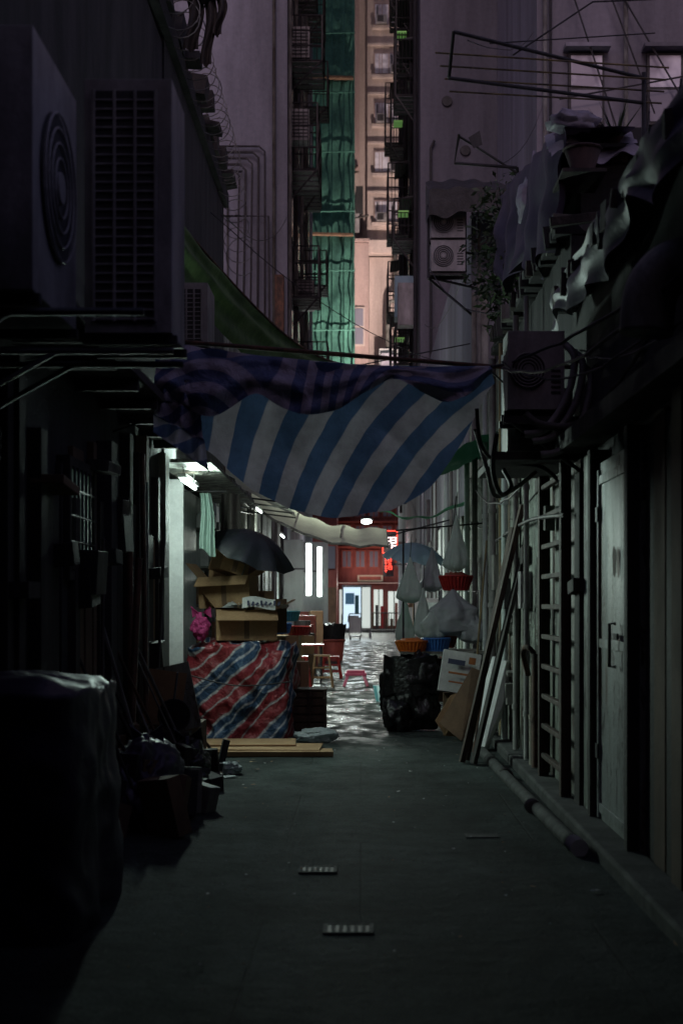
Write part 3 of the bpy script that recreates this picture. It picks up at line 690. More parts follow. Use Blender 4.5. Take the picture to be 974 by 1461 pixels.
o=O('pole',TP); o.tube([(-1.95,11,3.62),(-1.5,11,3.58),(1.0,11,3.38),(1.66,10.9,3.36)],.018,'rust',8)
o.tube([(-1.5,11,3.58),(-1.95,10.2,3.75)],.01,'cable',5); o.tube([(-1.55,10.95,3.0),(-1.95,11.2,2.9)],.008,'cable',5); o.tube([(.98,11,3.36),(1.5,11.4,3.0)],.008,'cable',5); o.done()
o=O('green_canvas_awning')
def fg(u,v):
    up=Vector((-1.85+1.75*u,13.8+9*u,5.35-.35*u-.55*math.sin(math.pi*u)*.5+.35*u*u)); lo=Vector((-1.87+1.45*u**1.1,13.8+8*u,4.75-.15*u-.45*math.sin(math.pi*u)*.6+.3*u*u))
    p=up.lerp(lo,v); p.z+=.04*nz(u*12,v*4)+.05*math.sin(v*3.1)*(1-u); p.x+=.08*math.sin(v*math.pi)*(1-u)+.03*math.sin(v*14+u*5); return p
o.sheet(fg,50,20,'greenawn'); o.tube([fg(t/12,0) for t in range(13)],.015,'rust',6); o.tube([(-.1,22.8,5.35),(1.7,22.2,5.6)],.01,'cable',5); o.done()

# ------------------------------------------------------------------ lamps
o=O('fluorescent_lamp'); o.box(-2.05,-1.5,14.2,20,2.955,2.99,'greywood'); 
o.box(-1.86,-1.78,14.45,15.65,2.83,2.87,'board_white'); o.tube([(-1.82,14.48,2.805),(-1.82,15.62,2.805)],.016,'tube',10)
o.tube([(-1.82,14.6,2.87),(-1.82,14.6,2.95)],.006,'iron',5); o.tube([(-1.82,15.5,2.87),(-1.82,15.5,2.95)],.006,'iron',5)
fl=o.done(); lamp('tube_light',(-1.78,15.05,2.77),(1.6,11.2,2.3),(.06,1.1),105,(.76,1,.9),fl)
lamp('tube_light_down',(-1.82,15.05,2.75),(-1.7,16.6,0),(.06,1.1),20,(.78,1,.9),fl)
def vtube(x,y,z0,z1,e,name='fluorescent_lamp'):
    o=O(name); o.box(x-.05,x+.05,y+.03,y+.08,z0-.03,z1+.03,'board_white'); o.tube([(x-.02,y,z0),(x-.02,y,z1)],.035,'tubefar',10); o.tube([(x+.05,y,z0),(x+.05,y,z1)],.035,'tubefar',10)
    o.box(-2.15,x,y+.085,y+.12,(z0+z1)/2,(z0+z1)/2+.04,'iron'); f=o.done()
    lamp('tube_light',(x,y-.06,(z0+z1)/2),(x+.9,y-3,.9),(.1,z1-z0),e,(.85,1,.93),f)
vtube(-1.34,36,1.75,3.05,85); vtube(-1.24,42,1.75,3.2,50)
o=O('fluorescent_lamp'); o.box(-1.64,-1.6,22.0,23.2,3.04,3.08,'board_white'); o.tube([(-1.62,22.05,3.02),(-1.62,23.15,3.02)],.014,'tubefar',8); o.tube([(-2.15,22.6,3.1),(-1.62,22.6,3.06)],.01,'iron',6); f=o.done()
lamp('tube_light',(-1.58,22.6,2.98),(-.4,23.0,1.9),(1.1,.05),70,(.80,1,.88),f)
o=O('fluorescent_lamp'); o.box(-1.7,-1.66,29.8,31,3.0,3.04,'board_white'); o.tube([(-1.68,29.85,2.98),(-1.68,30.95,2.98)],.02,'tubefar',8); f=o.done()
lamp('tube_light',(-1.64,29.7,2.7),(-.2,27.6,3.3),(.05,.6),70,(.9,1,.86),f)
o=O('bulkhead_lamp'); o.box(.0,.38,49.8,50.2,4.5,4.6,'iron'); o.blob((.19,50,4.42),(.2,.18,.1),'tubefar',0,1,2); o.tube([(.19,50,4.6),(.19,50,5.3),(1.6,50,5.4)],.03,'iron',6); f=o.done()
lamp('bulb_light',(.19,50,4.28),(.19,50,0),(.3,.3),130,(.95,1,.95),f)
SL=O('street_lamp'); SL.tube([(-4.5,74.6,0),(-4.5,74.6,7.8),(-4.2,74,8.2),(-2,70,8.3)],.09,'steel',10,4); SL.box(-2.3,-1.7,69.6,70.2,8.2,8.32,'steel'); SL.box(-2.25,-1.75,69.65,70.15,8.17,8.195,'tubefar'); SL=SL.done()
lamp('facade_uplight',(-2,69.9,8.1),(.3,67,0),(.5,.5),700,(.95,1,.95),SL)
SL=O('street_lamp'); SL.tube([(5.5,74.6,0),(5.5,74.6,8.6),(5,74,8.9),(3,68,9)],.09,'steel',10,4); SL.box(2.7,3.3,67.7,68.3,8.9,9.02,'steel'); SL.box(2.75,3.25,67.75,68.25,8.87,8.895,'tubefar'); SL=SL.done()
lamp('facade_uplight',(3,68.2,8.8),(1.2,80,36),(.5,.5),4200,(1,.80,.72),SL,spread=100)  # added uplight that brightens the cream facade from this lamp head

# ------------------------------------------------------------------ canopies further down alley
o=O('cream_awning')
def fa(u,v):
    return Vector((-2.12+2.62*u,26+2.2*v+.5*u,3.75-1.05*u+.25*u*u-.22*math.sin(math.pi*u)-.32*(1-v)+.12*v+.02*math.sin(u*30)+.03*nz(u*8,v*4)))
o.sheet(fa,60,12,'awnwhite')
for u in (0,.33,.66,1): o.tube([fa(u,0)+Vector((0,0,-.03)),fa(u,1)+Vector((0,0,-.03))],.02,'pipe',6)
o.tube([fa(t/10,0)+Vector((0,0,-.01)) for t in range(11)],.025,'pipe',6); o.tube([(.5,26.5,2.8),(1.65,26.5,3.1)],.015,'cable',5); o.done()
o=O('cream_awning'); o.sheet(lambda u,v:Vector((-2.12+.95*v,21.6+4.0*u,3.62-.5*v+.03*math.sin(u*25)+.02*nz(u*7,v*3))),50,8,'awnwhite')
for i in range(4): y=21.6+i*1.3; o.tube([(-2.12,y,3.2),(-1.17,y,3.08)],.015,'iron',6)
o.done()
o=O('green_tarpaulin'); o.sheet(lambda u,v:Vector((.3+1.35*u,21.6+1.6*v,2.95+.16*u-.18*math.sin(math.pi*u)+.1*v+.02*math.sin(u*18)+.04*nz(u*5,v*5))),40,12,'greentarp'); o.tube([(.3,21.6,2.95),(-.4,23,3.1)],.01,'cable',5); o.done()
o=O('dark_tarpaulin'); o.sheet(lambda u,v:Vector((.95+.72*u,17.2+3.5*v,3.35+.3*u-.1*math.sin(math.pi*v)+.05*nz(u*5,v*5))),20,20,'greentarp'); o.done()
# ------------------------------------------------------------------ left pile
def cover(name,x0,x1,y0,y1,h,mat,wr=.05,seed=0,p=7,flare=.03,sl=.45,fr=1.0):
    o=O(name); cx,cy=(x0+x1)/2,(y0+y1)/2; hx,hy=(x1-x0)/2,(y1-y0)/2
    def f(u,v):
        a=2*math.pi*u; c,s=math.cos(a),math.sin(a); k=(abs(c)**p+abs(s)**p)**(-1/p)
        if v<.38:
            t=v/.38; z=h-.03*t**3*3; r=t*.97
        else:
            t=(v-.38)/.62; z=(h-.07)*(1-t)+.01; r=.985+flare*t
        x=cx+hx*c*k*r; y=cy+hy*s*k*r
        n1=noise.fractal(Vector((x*2.6*fr+seed,y*2.6*fr,z*1.6*fr)),1,2,5); n2=noise.noise(Vector((x*5*fr+seed,y*5*fr,z*1.3*fr)))
        ridge=abs(noise.noise(Vector((x*3*fr+seed*2,y*3*fr,z*2.2*fr))))
        rd2=abs(noise.noise(Vector((x*5*fr+z*3+seed,y*5*fr,z*4*fr-x*2))))
        d=wr*(n1+.8*n2-1.6*ridge-.9*rd2)*min(1,v*2)
        x+=c*d; y+=s*d; z=max(.005,z+(wr*1.2*n1 if v<.45 else .0)-(.06*abs(n2)*wr/.08 if v<.38 else 0))
        if v>=.999: z=.005
        return Vector((x,y,z)),(x+(y-y0)*.8+d*1.2,z*sl+.1*n1)
    o.sheet(f,170,70,mat); return o
o=cover('tarp_covered_stall',-2.02,-.78,16.15,17.5,1.12,'tarpred',.085,3,sl=1.0); 
o.tube([(-2.0,16.1,.75),(-1.4,16.02,.62),(-.8,16.1,.66)],.008,'cable',5,5); o.done()
o=cover('covered_crate',-2.6,-1.28,6.4,7.9,1.2,'purpletarp',.05,9,fr=.6,p=10); o.done()
def cbox(x0,x1,y0,y1,z0,z1,m='card',name='cardboard_box',flaps=True,rz=0,tilt=0):
    o=O(name); t=.012
    o.box(x0,x1,y0,y0+t,z0,z1,m); o.box(x0,x1,y1-t,y1,z0,z1,m); o.box(x0,x0+t,y0+t+.001,y1-t-.001,z0,z1,m); o.box(x1-t,x1,y0+t+.001,y1-t-.001,z0,z1,m); o.box(x0+t+.001,x1-t-.001,y0+t+.001,y1-t-.001,z0+.002,z0+t,m)
    if flaps:
        w=(y1-y0)*.45
        def flap(a,b,dirv,ang):
            d=Vector(dirv)*math.cos(ang)*w+Vector((0,0,math.sin(ang)*w)); a=Vector(a);b=Vector(b); o.poly([a,b,b+d,a+d],m); q=Vector((0,0,.006)); o.poly([a+q,b+q,b+d+q,a+d+q],m)
        flap((x0,y0,z1),(x1,y0,z1),(0,-1,0),-.5); flap((x1,y0,z1),(x1,y1,z1),(1,0,0),.5); flap((x0,y0,z1),(x0,y1,z1),(-1,0,0),.9); flap((x0,y1,z1),(x1,y1,z1),(0,1,0),1.1)
    else: o.box(x0+t,x1-t,y0+t,y1-t,z1-.02,z1-.004,m)
    o.box((x0+x1)/2-.03,(x0+x1)/2+.03,y0-.003,y0-.001,z0+.02,z1-.02,'carddark')
    c=Vector(((x0+x1)/2,(y0+y1)/2,z0)); X=Matrix.Translation(c)@Matrix.Rotation(rz,4,'Z')@Matrix.Rotation(tilt,4,'Y')@Matrix.Translation(-c)
    return o.done(xf=X)
cbox(-1.70,-1.0,16.4,16.95,1.12,1.47,rz=.12); cbox(-1.86,-1.25,16.6,17.1,1.5,1.86,m='card',rz=-.15,tilt=-.05); cbox(-1.75,-1.4,16.55,16.9,1.9,2.1,m='card',rz=.5,tilt=.3)
cbox(-1.32,-.92,16.75,17.1,1.2,1.6,m='carddark',flaps=False,rz=.3)
o=O('newspapers')
for i in range(9):
    x=-1.62+i*.07+R(-.02,.02); o.sheet(lambda u,v,x=x,i=i:Vector((x+.24*u,16.3+.2*v,1.5+.015*i*(1 if i<5 else .3)+.05*math.sin(u*4+i)*v)),6,6,'print')
for i in range(8):
    o.box(-1.3+.05*i,-1.275+.05*i,16.25,16.253,1.52,1.58-.01*(i%3),'ink',(0,.4*(i%3),0))
o.sheet(lambda u,v:Vector((-1.36+.38*u,16.27+.03*v,1.49+.12*v+.02*math.sin(u*5))),8,4,'print')
o.done()
def bag(name,c,r,mat,amp=.3,seed=1,knot=True,fr=3,flat=None,hang=0):
    o=O(name); o.blob(c,r,mat,amp,fr,5,seed,flat)
    top=Vector(c)+Vector((0,0,r[2]*.92))
    if knot:
        o.tube([top-Vector((0,0,r[2]*.12)),top+Vector((0,0,.05))],[r[0]*.22,.02],mat,8)
        for s in (-1,1): o.sheet(lambda u,v,s=s:top+Vector((s*(.02+.09*v)+.02*u,.03*u-.015,.04+.08*v*math.sin(u*3+1))),4,4,mat)
    if hang: o.tube([top,top+Vector((.01,0,hang))],.006,'cable',5)
    return o
bag('pink_bag',(-1.83,16.2,1.27),(.1,.1,.14),'pinkcloth').done()
def umbrella(name,c,r,h,mat,rot,ribs=8):
    o=O(name)
    def f(u,v):
        a=2*math.pi*u; seg=abs(((u*ribs)%1)-.5)*2
        rr=r*v*(1-.10*(1-seg**1.5)*v)
        z=h*(1-v**2.1)-.05*(1-seg)*v*v
        return Vector((rr*math.cos(a),rr*math.sin(a),z))
    o.sheet(f,ribs*8,14,mat)
    for i in range(ribs):
        a=2*math.pi*i/ribs; o.tube([Vector((r*v*math.cos(a),r*v*math.sin(a),h*(1-v**2.1)-.008)) for v in (0,.25,.5,.75,1)],.004,'steel',4)
        o.tube([(0,0,h*.45),(r*.5*math.cos(a),r*.5*math.sin(a),h*.76)],.003,'steel',4)
    o.tube([(0,0,h+.06),(0,0,-.42)],.008,'steel',6); o.tube([(0,0,-.4),(0,0,-.5),(.03,0,-.54),(.06,0,-.5)],.014,'darkwood',8,5)
    return o.done(xf=Matrix.Translation(c)@Euler(rot).to_matrix().to_4x4())
umbrella('black_umbrella',(-1.28,16.5,2.14),.55,.24,'blackcloth',(math.radians(14),math.radians(22),0))
umbrella('pale_blue_umbrella',(.74,20,2.18),.45,.22,'paleblue',(math.radians(8),math.radians(6),0))
o=O('hanging_towel'); o.sheet(lambda u,v:Vector((-1.80+.04*u+.15*u*(.5+v*.5)+.012*math.sin(v*5),15.9+.035*math.sin(u*14+v*1.5),2.78-.62*v-.1*(u*v)+.02*math.sin(u*7)*v)),24,18,'palecloth'); o.tube([(-2.15,15.9,2.8),(-1.5,15.9,2.8)],.006,'iron',5); o.done()
o=O('hanging_jacket'); o.sheet(lambda u,v:Vector((-1.62+.22*u,16.5+.05*math.sin(u*9),2.82-.6*v+.03*math.sin(u*5)*v)),12,14,'darkwood'); o.done()
o=O('white_partition'); o.box(-2.16,-2.12,16.0,18.3,0,2.93,'panelwhite'); o.box(-2.19,-1.98,15.85,15.93,0,2.93,'board_white'); o.done(.004)
o=O('alcove_shelving'); 
for z in (.5,1.0,1.5,2.0,2.5): o.box(-2.19,-1.95,18.4,19.8,z,z+.03,'greywood')
for y in (18.4,19.8): o.box(-1.97,-1.93,y,y+.04,0,2.95,'greywood')
for i in range(24):
    y=R(18.45,19.6);z=random.choice((.53,1.03,1.53,2.03,2.53)); s=R(.08,.2); o.box(-2.15,-1.95+R(-.03,.05),y,y+s,z+.002,z+R(.1,.35),random.choice(['card','carddark','panelwhite','redbrown','greywood','print']))
o.done(.006)
o=O('flattened_cardboard')
for i,(x0,x1,y0,y1,rz) in enumerate(((-1.85,-.3,14.35,14.95,.01),(-1.8,-.42,14.6,15.3,-.03),(-1.9,-.7,14.9,15.6,.04))):
    o.box(x0,x1,y0,y1,.012+.02*i,.026+.02*i,'card',(0,R(-.004,.004),rz))
o.box(-1.82,-.28,14.28,14.34,.012,.06,'card',(.1,0,.008)); o.done()
o=O('wooden_crate'); 
for i in range(5): z=.03+i*.098; o.box(-.84,-.42,17.0,17.02,z,z+.085,'brown'); o.box(-.44,-.42,17.025,17.45,z,z+.085,'brown')
for x in (-.84,-.63,-.45): o.box(x,x+.03,16.985,16.998,.02,.51,'brown')
o.box(-.82,-.45,17.03,17.45,.02,.5,'darkwood'); o.box(-.85,-.41,16.98,17.47,.505,.52,'brown'); o.done(.003)
cbox(-.92,-.68,18.2,18.6,.45,.8,m='card',flaps=False); cbox(-1.0,-.6,18.1,18.6,0,.44,m='carddark',flaps=False,rz=.1)
bag('plastic_bag',(-.5,15.85,.07),(.23,.16,.09),'greybag',.3,6,False,3,.01).done()
o=O('wooden_stool')
def stool(o,x,y,w,h,m,splay=.05,th=.03,leg=.035,bars=True):
    o.box(x-w/2,x+w/2,y-w/2,y+w/2,h-th,h,m)
    for sx in (-1,1):
        for sy in (-1,1):
            a=(x+sx*(w/2-leg/1.5),y+sy*(w/2-leg/1.5),h-th); b=(x+sx*(w/2+splay),y+sy*(w/2+splay),0); o.tube([a,b],leg*.6,m,4)
    if bars:
        for zf in (.3,.6):
            q=w/2+splay*(1-zf)-.01; z=h*zf
            for a,b in (((-q,-q),(q,-q)),((q,-q),(q,q)),((q,q),(-q,q)),((-q,q),(-q,-q))): o.tube([(x+a[0],y+a[1],z),(x+b[0],y+b[1],z)],leg*.4,m,4)
stool(o,-.72,26.2,.3,.6,'card'); o.done(.004)
o=O('plastic_stool'); stool(o,-.1,26.6,.34,.3,'pinkp',.05,.05,.06,False); o.box(-.3,.1,26.4,26.8,.2,.25,'pinkp'); o.done(.008)
o=O('plastic_stool'); stool(o,-1.12,25.6,.34,.6,'red',.04,.04,.05,True); o.done(.006)
o=O('plastic_stool'); stool(o,-.62,29.5,.34,.45,'red',.04,.04,.05,True); o.done(.006)
o=O('folding_table'); o.box(-1.5,-.72,27.4,28.1,.72,.75,'red'); 
for x in (-1.45,-.78):
    for y in (27.45,28.05): o.tube([(x,y,0),(x,y,.72)],.02,'iron',6)
o.done(.004)
def basket(name,x,y,z,r0,r1,h,m,n=26,fill=None,sy=1):
    o=O(name); 
    def pt(a,r,zz): return (x+r*math.cos(a),y+r*sy*math.sin(a),zz)
    for i in range(n):
        a=2*math.pi*i/n; o.tube([pt(a,r0,z),pt(a,r1,z+h)],.006+.008*(r1>.15),m,4)
    for t in (0,.33,.66,1):
        r=r0+(r1-r0)*t; o.tube([pt(2*math.pi*i/28,r,z+h*t) for i in range(29)],.012 if t in(0,1) else .007,m,5,cap=False)
    o.poly([pt(2*math.pi*i/20,r0,z+.004) for i in range(20)],m)
    o.sheet(lambda u,v:Vector(pt(2*math.pi*u,(r0+(r1-r0)*v)*.97,z+.01+h*.95*v)),24,2,m)
    if fill: o.blob((x,y,z+h*.85),(r1*.8,r1*.8*sy,h*.5),fill,.4,4,3,3)
    return o.done()
basket('turquoise_basket',-1.15,22,1.28,.16,.2,.14,'teal'); basket('red_basket',-.98,22.3,1.06,.15,.2,.12,'red'); basket('blue_basket',-1.28,21.6,1.1,.18,.22,.14,'blue')
cbox(-1.4,-.95,21.6,22.6,.55,1.05,m='card',flaps=False); cbox(-1.45,-.95,21.5,22.6,0,.53,m='carddark',flaps=False)
cbox(-1.4,-.98,20.2,20.8,.0,.9,m='panelwhite',flaps=False,name='polystyrene_box'); cbox(-2.0,-1.45,18.9,19.6,0,1.3,m='card',flaps=False)
def crate(x,y,z,w,d,h,m):
    o=O('plastic_crate')
    for i in range(4):
        zz=z+h*i/4; 
        for a,b,c_,e in ((x,x+w,y,y+.015),(x,x+w,y+d-.015,y+d),(x,x+.015,y+.016,y+d-.016),(x+w-.015,x+w,y+.016,y+d-.016)): o.box(a,b,c_,e,zz,zz+h*.16,m)
    for a in (x-.004,x+w-.026):
        for b in (y-.004,y+d-.026): o.box(a,a+.03,b,b+.03,z,z+h,m)
    o.box(x+.016,x+w-.016,y+.016,y+d-.016,z,z+.02,m); o.done()
crate(.42,24.2,0,.4,.5,.28,'teal'); crate(.95,24.4,0,.45,.5,.3,'blue'); crate(.95,24.4,.31,.45,.5,.3,'red'); crate(-1.5,24,0,.45,.5,.3,'blue')
o=O('waste_bin'); o.tube([(-.8,38.4,0),(-.8,38.4,.55)],[.3,.36],'redbrown',20); o.ring((-.8,38.4,.55),.36,'z',.03,'redbrown'); o.sheet(lambda u,v:Vector((-.8+(.33+.06*v+.02*math.sin(u*60))*math.cos(6.283*u),38.4+(.33+.06*v)*math.sin(6.283*u),.56+.42*v-.03*math.sin(u*37)*v)),50,8,'blackbag'); o.blob((-.8,38.4,.85),(.3,.3,.16),'blackbag',.4,4,3,2); o.done()
o=O('leaning_board'); o.box(-1.82,-1.5,12.0,12.03,.52,.98,'card',(-.1,.14,.1)); o.box(-1.75,-1.42,12.2,12.23,.45,1.02,'greywood',(-.12,-.22,.0)); o.box(-1.85,-1.4,12.3,12.9,.0,.5,'carddark'); o.done()
o=O('scrap_pile')
for i in range(110):
    x=R(-1.9,-1.3);y=R(9.2,13.4);s=R(.03,.13); h=R(.04,.6)*(1.2-abs(x+1.9)); o.box(x,x+s,y,y+s*R(1,3),.0,h,random.choice(['darkwood','darkwall','carddark','iron','purpletarp','carddark','pipe']),(R(-.25,.25),R(-.35,.35),R(0,1.5)))
for i in range(26):
    y=R(9.5,13.5); o.tube([(R(-1.5,-1.25),y,.02),(-1.9,y+R(-.3,.3),R(.3,1.4))],R(.008,.018),random.choice(['darkwood','rust','pipe','iron']),5)
o.done(.004)
o=O('frying_pan'); o.tube([(-1.55,11.8,.62),(-1.55,11.86,.63)],[.13,.09],'acdark',20); o.ring((-1.55,11.8,.62),.13,'y',.01,'iron'); o.tube([(-1.55,11.8,.75),(-1.52,11.8,.98)],.01,'iron',6); o.box(-1.7,-1.42,11.75,11.95,0,.48,'darkwood'); o.done()
bag('rubbish_bag',(-1.5,9.9,.28),(.26,.4,.34),'purpletarp',.25,12,True,2,.01).done()
bag('rubbish_bag',(-1.42,11.6,.2),(.2,.3,.24),'blackbag',.3,14,True,2.4,.01).done()
bag('white_litter_bag',(-1.18,12.9,.05),(.1,.12,.06),'greybag',.35,3,False,3,.008).done()
# ------------------------------------------------------------------ right cluster
RB=O('rubbish_bag'); RB.blob((.6,17.3,.42),(.34,.33,.5),'blackbag',.35,2.2,5,5,.01); RB.blob((.42,17.1,.2),(.16,.2,.24),'blackbag',.35,2.4,4,8,.01); RB.blob((.78,17.2,.7),(.2,.2,.22),'blackbag',.35,2.2,4,9)
RB.sheet(lambda u,v:Vector((.6+(.33+.03*math.sin(u*50)*v)*math.cos(6.283*u),17.3+.3*math.sin(6.283*u),.9-.45*v+.02*math.sin(u*31))),90,10,'blackbag'); RB.done()
o=O('market_table'); o.box(.48,1.55,17.3,18.4,.93,.96,'greywood'); 
for x in (.52,1.5):
    for y in (17.75,18.35): o.tube([(x,y,0),(x,y,.93)],.02,'iron',6)
o.box(.85,1.5,18.0,18.35,.3,.85,'carddark'); o.done()
basket('orange_basket',.62,17.45,.965,.15,.2,.12,'orange',fill='orange'); basket('blue_basket',.92,17.5,.965,.13,.17,.15,'blue'); basket('orange_basket',1.02,17.9,1.0,.14,.18,.13,'redbrown')
basket('red_basket',1.2,18.05,1.72,.15,.21,.17,'red',fill='redbrown')
o=O('wire_shelf'); 
for x in (1.0,1.5):
    for y in (17.9,18.3): o.tube([(x,y,.96),(x,y,1.72)],.012,'steel',6)
for i in range(9): o.tube([(1.0+i*.0625,17.9,1.7),(1.0+i*.0625,18.3,1.7)],.006,'steel',4)
for i in range(9): o.tube([(1.0+i*.0625,17.9,1.15),(1.0+i*.0625,18.3,1.15)],.006,'steel',4)
o.done()
def drop(name,x,y,zt,zb,w,mat,seed=0,fat=1.25,string=.3):
    o=O(name)
    def f(u,v):
        a=6.283*u; r=w*(.06+.94*min(1,v*fat)**1.1)*(1-.75*max(0,(v-.86)/.14)**2)
        r*=1+.10*math.sin(a*5+seed+v*3)+.16*nz(math.cos(a)*2+seed,math.sin(a)*2,v*4)+.14*abs(nz(math.cos(a)*5+seed,math.sin(a)*5,v*7))
        return Vector((x+r*math.cos(a),y+r*.7*math.sin(a),zt+(zb-zt)*v+.01*nz(a,v*9,seed)))
    o.sheet(f,70,36,mat); o.tube([(x,y,zt),(x+.02,y,zt+string)],.006,'cable',5); return o.done()
drop('plastic_bag',1.14,17.75,1.72,1.14,.27,'greybag',21,2.4,.02); drop('plastic_bag',.9,17.7,1.5,1.1,.14,'whitebag',22,2,.02); drop('plastic_bag',1.38,17.7,1.5,1.05,.16,'greybag',23,2,.02)
drop('hanging_plastic_bag',1.2,18.0,2.66,1.95,.15,'whitebag',1); drop('hanging_plastic_bag',.64,18.6,2.15,1.55,.17,'whitebag',3); drop('hanging_plastic_bag',.8,18.4,1.75,1.1,.13,'whitebag',5); drop('hanging_plastic_bag',.58,19,1.7,1.0,.12,'whitebag',7)
drop('hanging_plastic_bag',.95,19,2.3,1.7,.14,'greybag',9)
o=O('hanging_rail'); o.tube([(.45,18.6,2.5),(1.66,18.6,2.6)],.012,'iron',6); o.tube([(.55,18.6,0),(.55,18.6,2.52)],.015,'iron',6); o.tube([(1.2,18,2.9),(1.2,18.6,2.58)],.008,'iron',5)
o.tube([(.74,20,1.75),(.74,20,0)],.012,'iron',6); o.done()
o=O('printed_carton'); o.box(.92,1.36,16.45,16.6,.5,.98,'print',(-.12,.16,0))
o.box(1.0,1.2,16.395,16.4,.84,.9,'ink',(-.12,.16,0)); o.box(1.0,1.3,16.37,16.375,.72,.745,'inkorange',(-.12,.16,0)); o.box(1.0,1.28,16.36,16.365,.62,.64,'inkorange',(-.12,.16,0)); o.box(1.24,1.32,16.395,16.4,.84,.92,'inkorange',(-.12,.16,0)); o.box(.96,1.5,16.62,16.75,.0,.5,'carddark'); o.done(.004)
o=O('cardboard_sheet'); o.poly([(.88,16.0,.2),(1.12,15.9,0.01),(1.4,16.1,.3),(1.36,16.2,.78),(1.26,16.2,.82)],'carddark'); o.poly([(.84,16.1,.22),(.95,16.1,.05),(1.2,16.2,.02),(1.3,16.25,.6),(1.02,16.2,.5)],'card'); o.done(solid=.012)
o=O('polystyrene_board'); 
pts=[(1.14,15.05,.12),(1.28,14.85,.015),(1.50,15.0,.5),(1.54,15.1,.93),(1.40,15.2,.98)]
b2=[(p[0]+.05,p[1]+.09,p[2]) for p in pts]; o.poly(pts,'board_white'); o.poly(b2[::-1],'board_white')
for i in range(5): j=(i+1)%5; o.poly([pts[i],b2[i],b2[j],pts[j]],'board_white')
o.done()
def beam(o,a,b,w,t,m):
    a=Vector(a);b=Vector(b);d=(b-a); L=d.length; q=d.to_track_quat('Z','Y').to_matrix(); k=o.mi(m)
    vs=[o.bm.verts.new((a+b)/2+q@Vector((sx*w/2,sy*t/2,sz*L/2))) for sx in(-1,1) for sy in(-1,1) for sz in(-1,1)]
    for f in ((0,1,3,2),(4,6,7,5),(0,4,5,1),(2,3,7,6),(0,2,6,4),(1,5,7,3)): fc=o.bm.faces.new([vs[i] for i in f]); fc.material_index=k
o=O('leaning_plank'); beam(o,(.97,13.7,.02),(1.56,13.75,2.5),.1,.05,'brown'); beam(o,(1.07,13.55,.02),(1.6,13.7,2.2),.09,.04,'darkwood'); beam(o,(1.02,13.85,.02),(1.5,14.1,2.3),.07,.04,'brown'); o.done(.005)
o=O('bamboo_pole'); o.tube([(1.15,14.6,.02),(1.45,14.7,1.9)],.014,'rust',6); o.tube([(1.3,16.9,.02),(1.5,17,2.3)],.014,'pipeyellow',6); o.done()
o=O('wooden_ladder'); 
for y in (10.75,12.05): o.box(1.5,1.58,y-.05,y+.05,.06,2.62,'brown')
for i in range(10): o.box(1.515,1.56,10.81,11.99,.25+i*.25,.29+i*.25,'brown')
o.done(.006)
o=O('plastic_basin'); o.tube([(.36,22.5,0),(.36,22.5,.25)],[.13,.18],'teal',18); o.done()
# ------------------------------------------------------------------ far clutter
o=O('market_stall')
o.box(1.0,1.6,26,34,.0,.9,'greywood'); 
for i in range(20): y=R(26,34); o.box(1.0+R(0,.2),1.5,y,y+R(.2,.5),.905,R(1.1,1.7),random.choice(['card','print','carddark','panelwhite','red']))
o.done(.01)
o=O('market_stall')
for i in range(26): y=R(29,37.5); x=R(-2.1,-1.3); o.box(x,x+R(.25,.5),y,y+R(.3,.5),0,R(.4,1.5),random.choice(['card','carddark','panelwhite','greywood','redbrown','darkwood']),(0,0,R(-.2,.2)))
o.done(.01)
o=O('white_wall_panel'); o.box(-1.75,-1.0,43,43.1,.0,3.4,'panelwhite'); o.box(-2.05,-1.5,37,37.06,0,3.2,'panelwhite'); o.done(.01)
o=O('hand_cart'); 
for x in (-.5,.0):
    o.tube([(x,60,.15),(x,60,1.1)],.025,'steel',6)
o.box(-.5,0,59.5,60,.14,.18,'steel'); o.box(-.48,-.02,59.94,59.97,.3,.95,'board_white')
for x in (-.45,-.05): o.tube([(x-.03,59.7,.1),(x+.03,59.7,.1)],.1,'cable',14)
o.tube([(-.5,60,1.1),(0,60,1.1)],.025,'steel',6); o.done()
BS=O('advert_lightbox'); BS.box(-.85,.45,63,63.25,.35,2.35,'steel'); BS.box(-.78,-.02,62.96,62.998,.45,2.25,'lightbox'); BS.box(.04,.4,62.96,62.998,.45,2.25,'shoplit'); BS.box(-.7,-.3,62.945,62.958,1.5,2.0,'paleblue'); BS.box(-.6,-.1,62.945,62.958,.7,1.0,'print'); BS.box(-.28,-.1,62.945,62.958,1.1,1.9,'teal')
for x in (-.8,.4): BS.tube([(x,63.1,0),(x,63.1,.35)],.05,'steel',8)
BS=BS.done(.01); lamp('lightbox_light',(-.3,62.9,1.4),(-.3,55,.5),(1.1,1.7),50,(.8,.95,1),BS)
o=O('railing_fence'); 
for i in range(24): x=.5+i*.13; o.tube([(x,72.5,0),(x,72.5,1.05)],.02,'iron',5)
for z in (.15,1.05): o.tube([(.5,72.5,z),(3.6,72.5,z)],.03,'iron',5)
o.done()
o=O('shop_front'); o.box(-1.3,10,79.0,79.19,.13,2.65,'redwall'); o.box(-1.2,.0,78.9,78.99,.2,2.3,'shoplit'); o.box(.7,1.2,78.9,78.99,.3,2.3,'shoplit'); o.box(1.5,4,78.9,78.99,.3,2.2,'shoplit')
for x in (-.8,-.4,.95,1.8,2.2): o.box(x,x+.05,78.85,78.895,.2,2.3,'iron')
for i in range(14): x=-1.1+i*.27; o.box(x,x+R(.1,.22),78.7,78.84,.15,R(.5,1.6),random.choice(['card','red','darkwall','carddark','redbrown','iron']))
o.box(-.2,1.2,78.6,78.95,2.75,3.1,'awnwhite'); o.box(-.1,1.1,78.58,78.597,2.83,3.02,'redbrown')
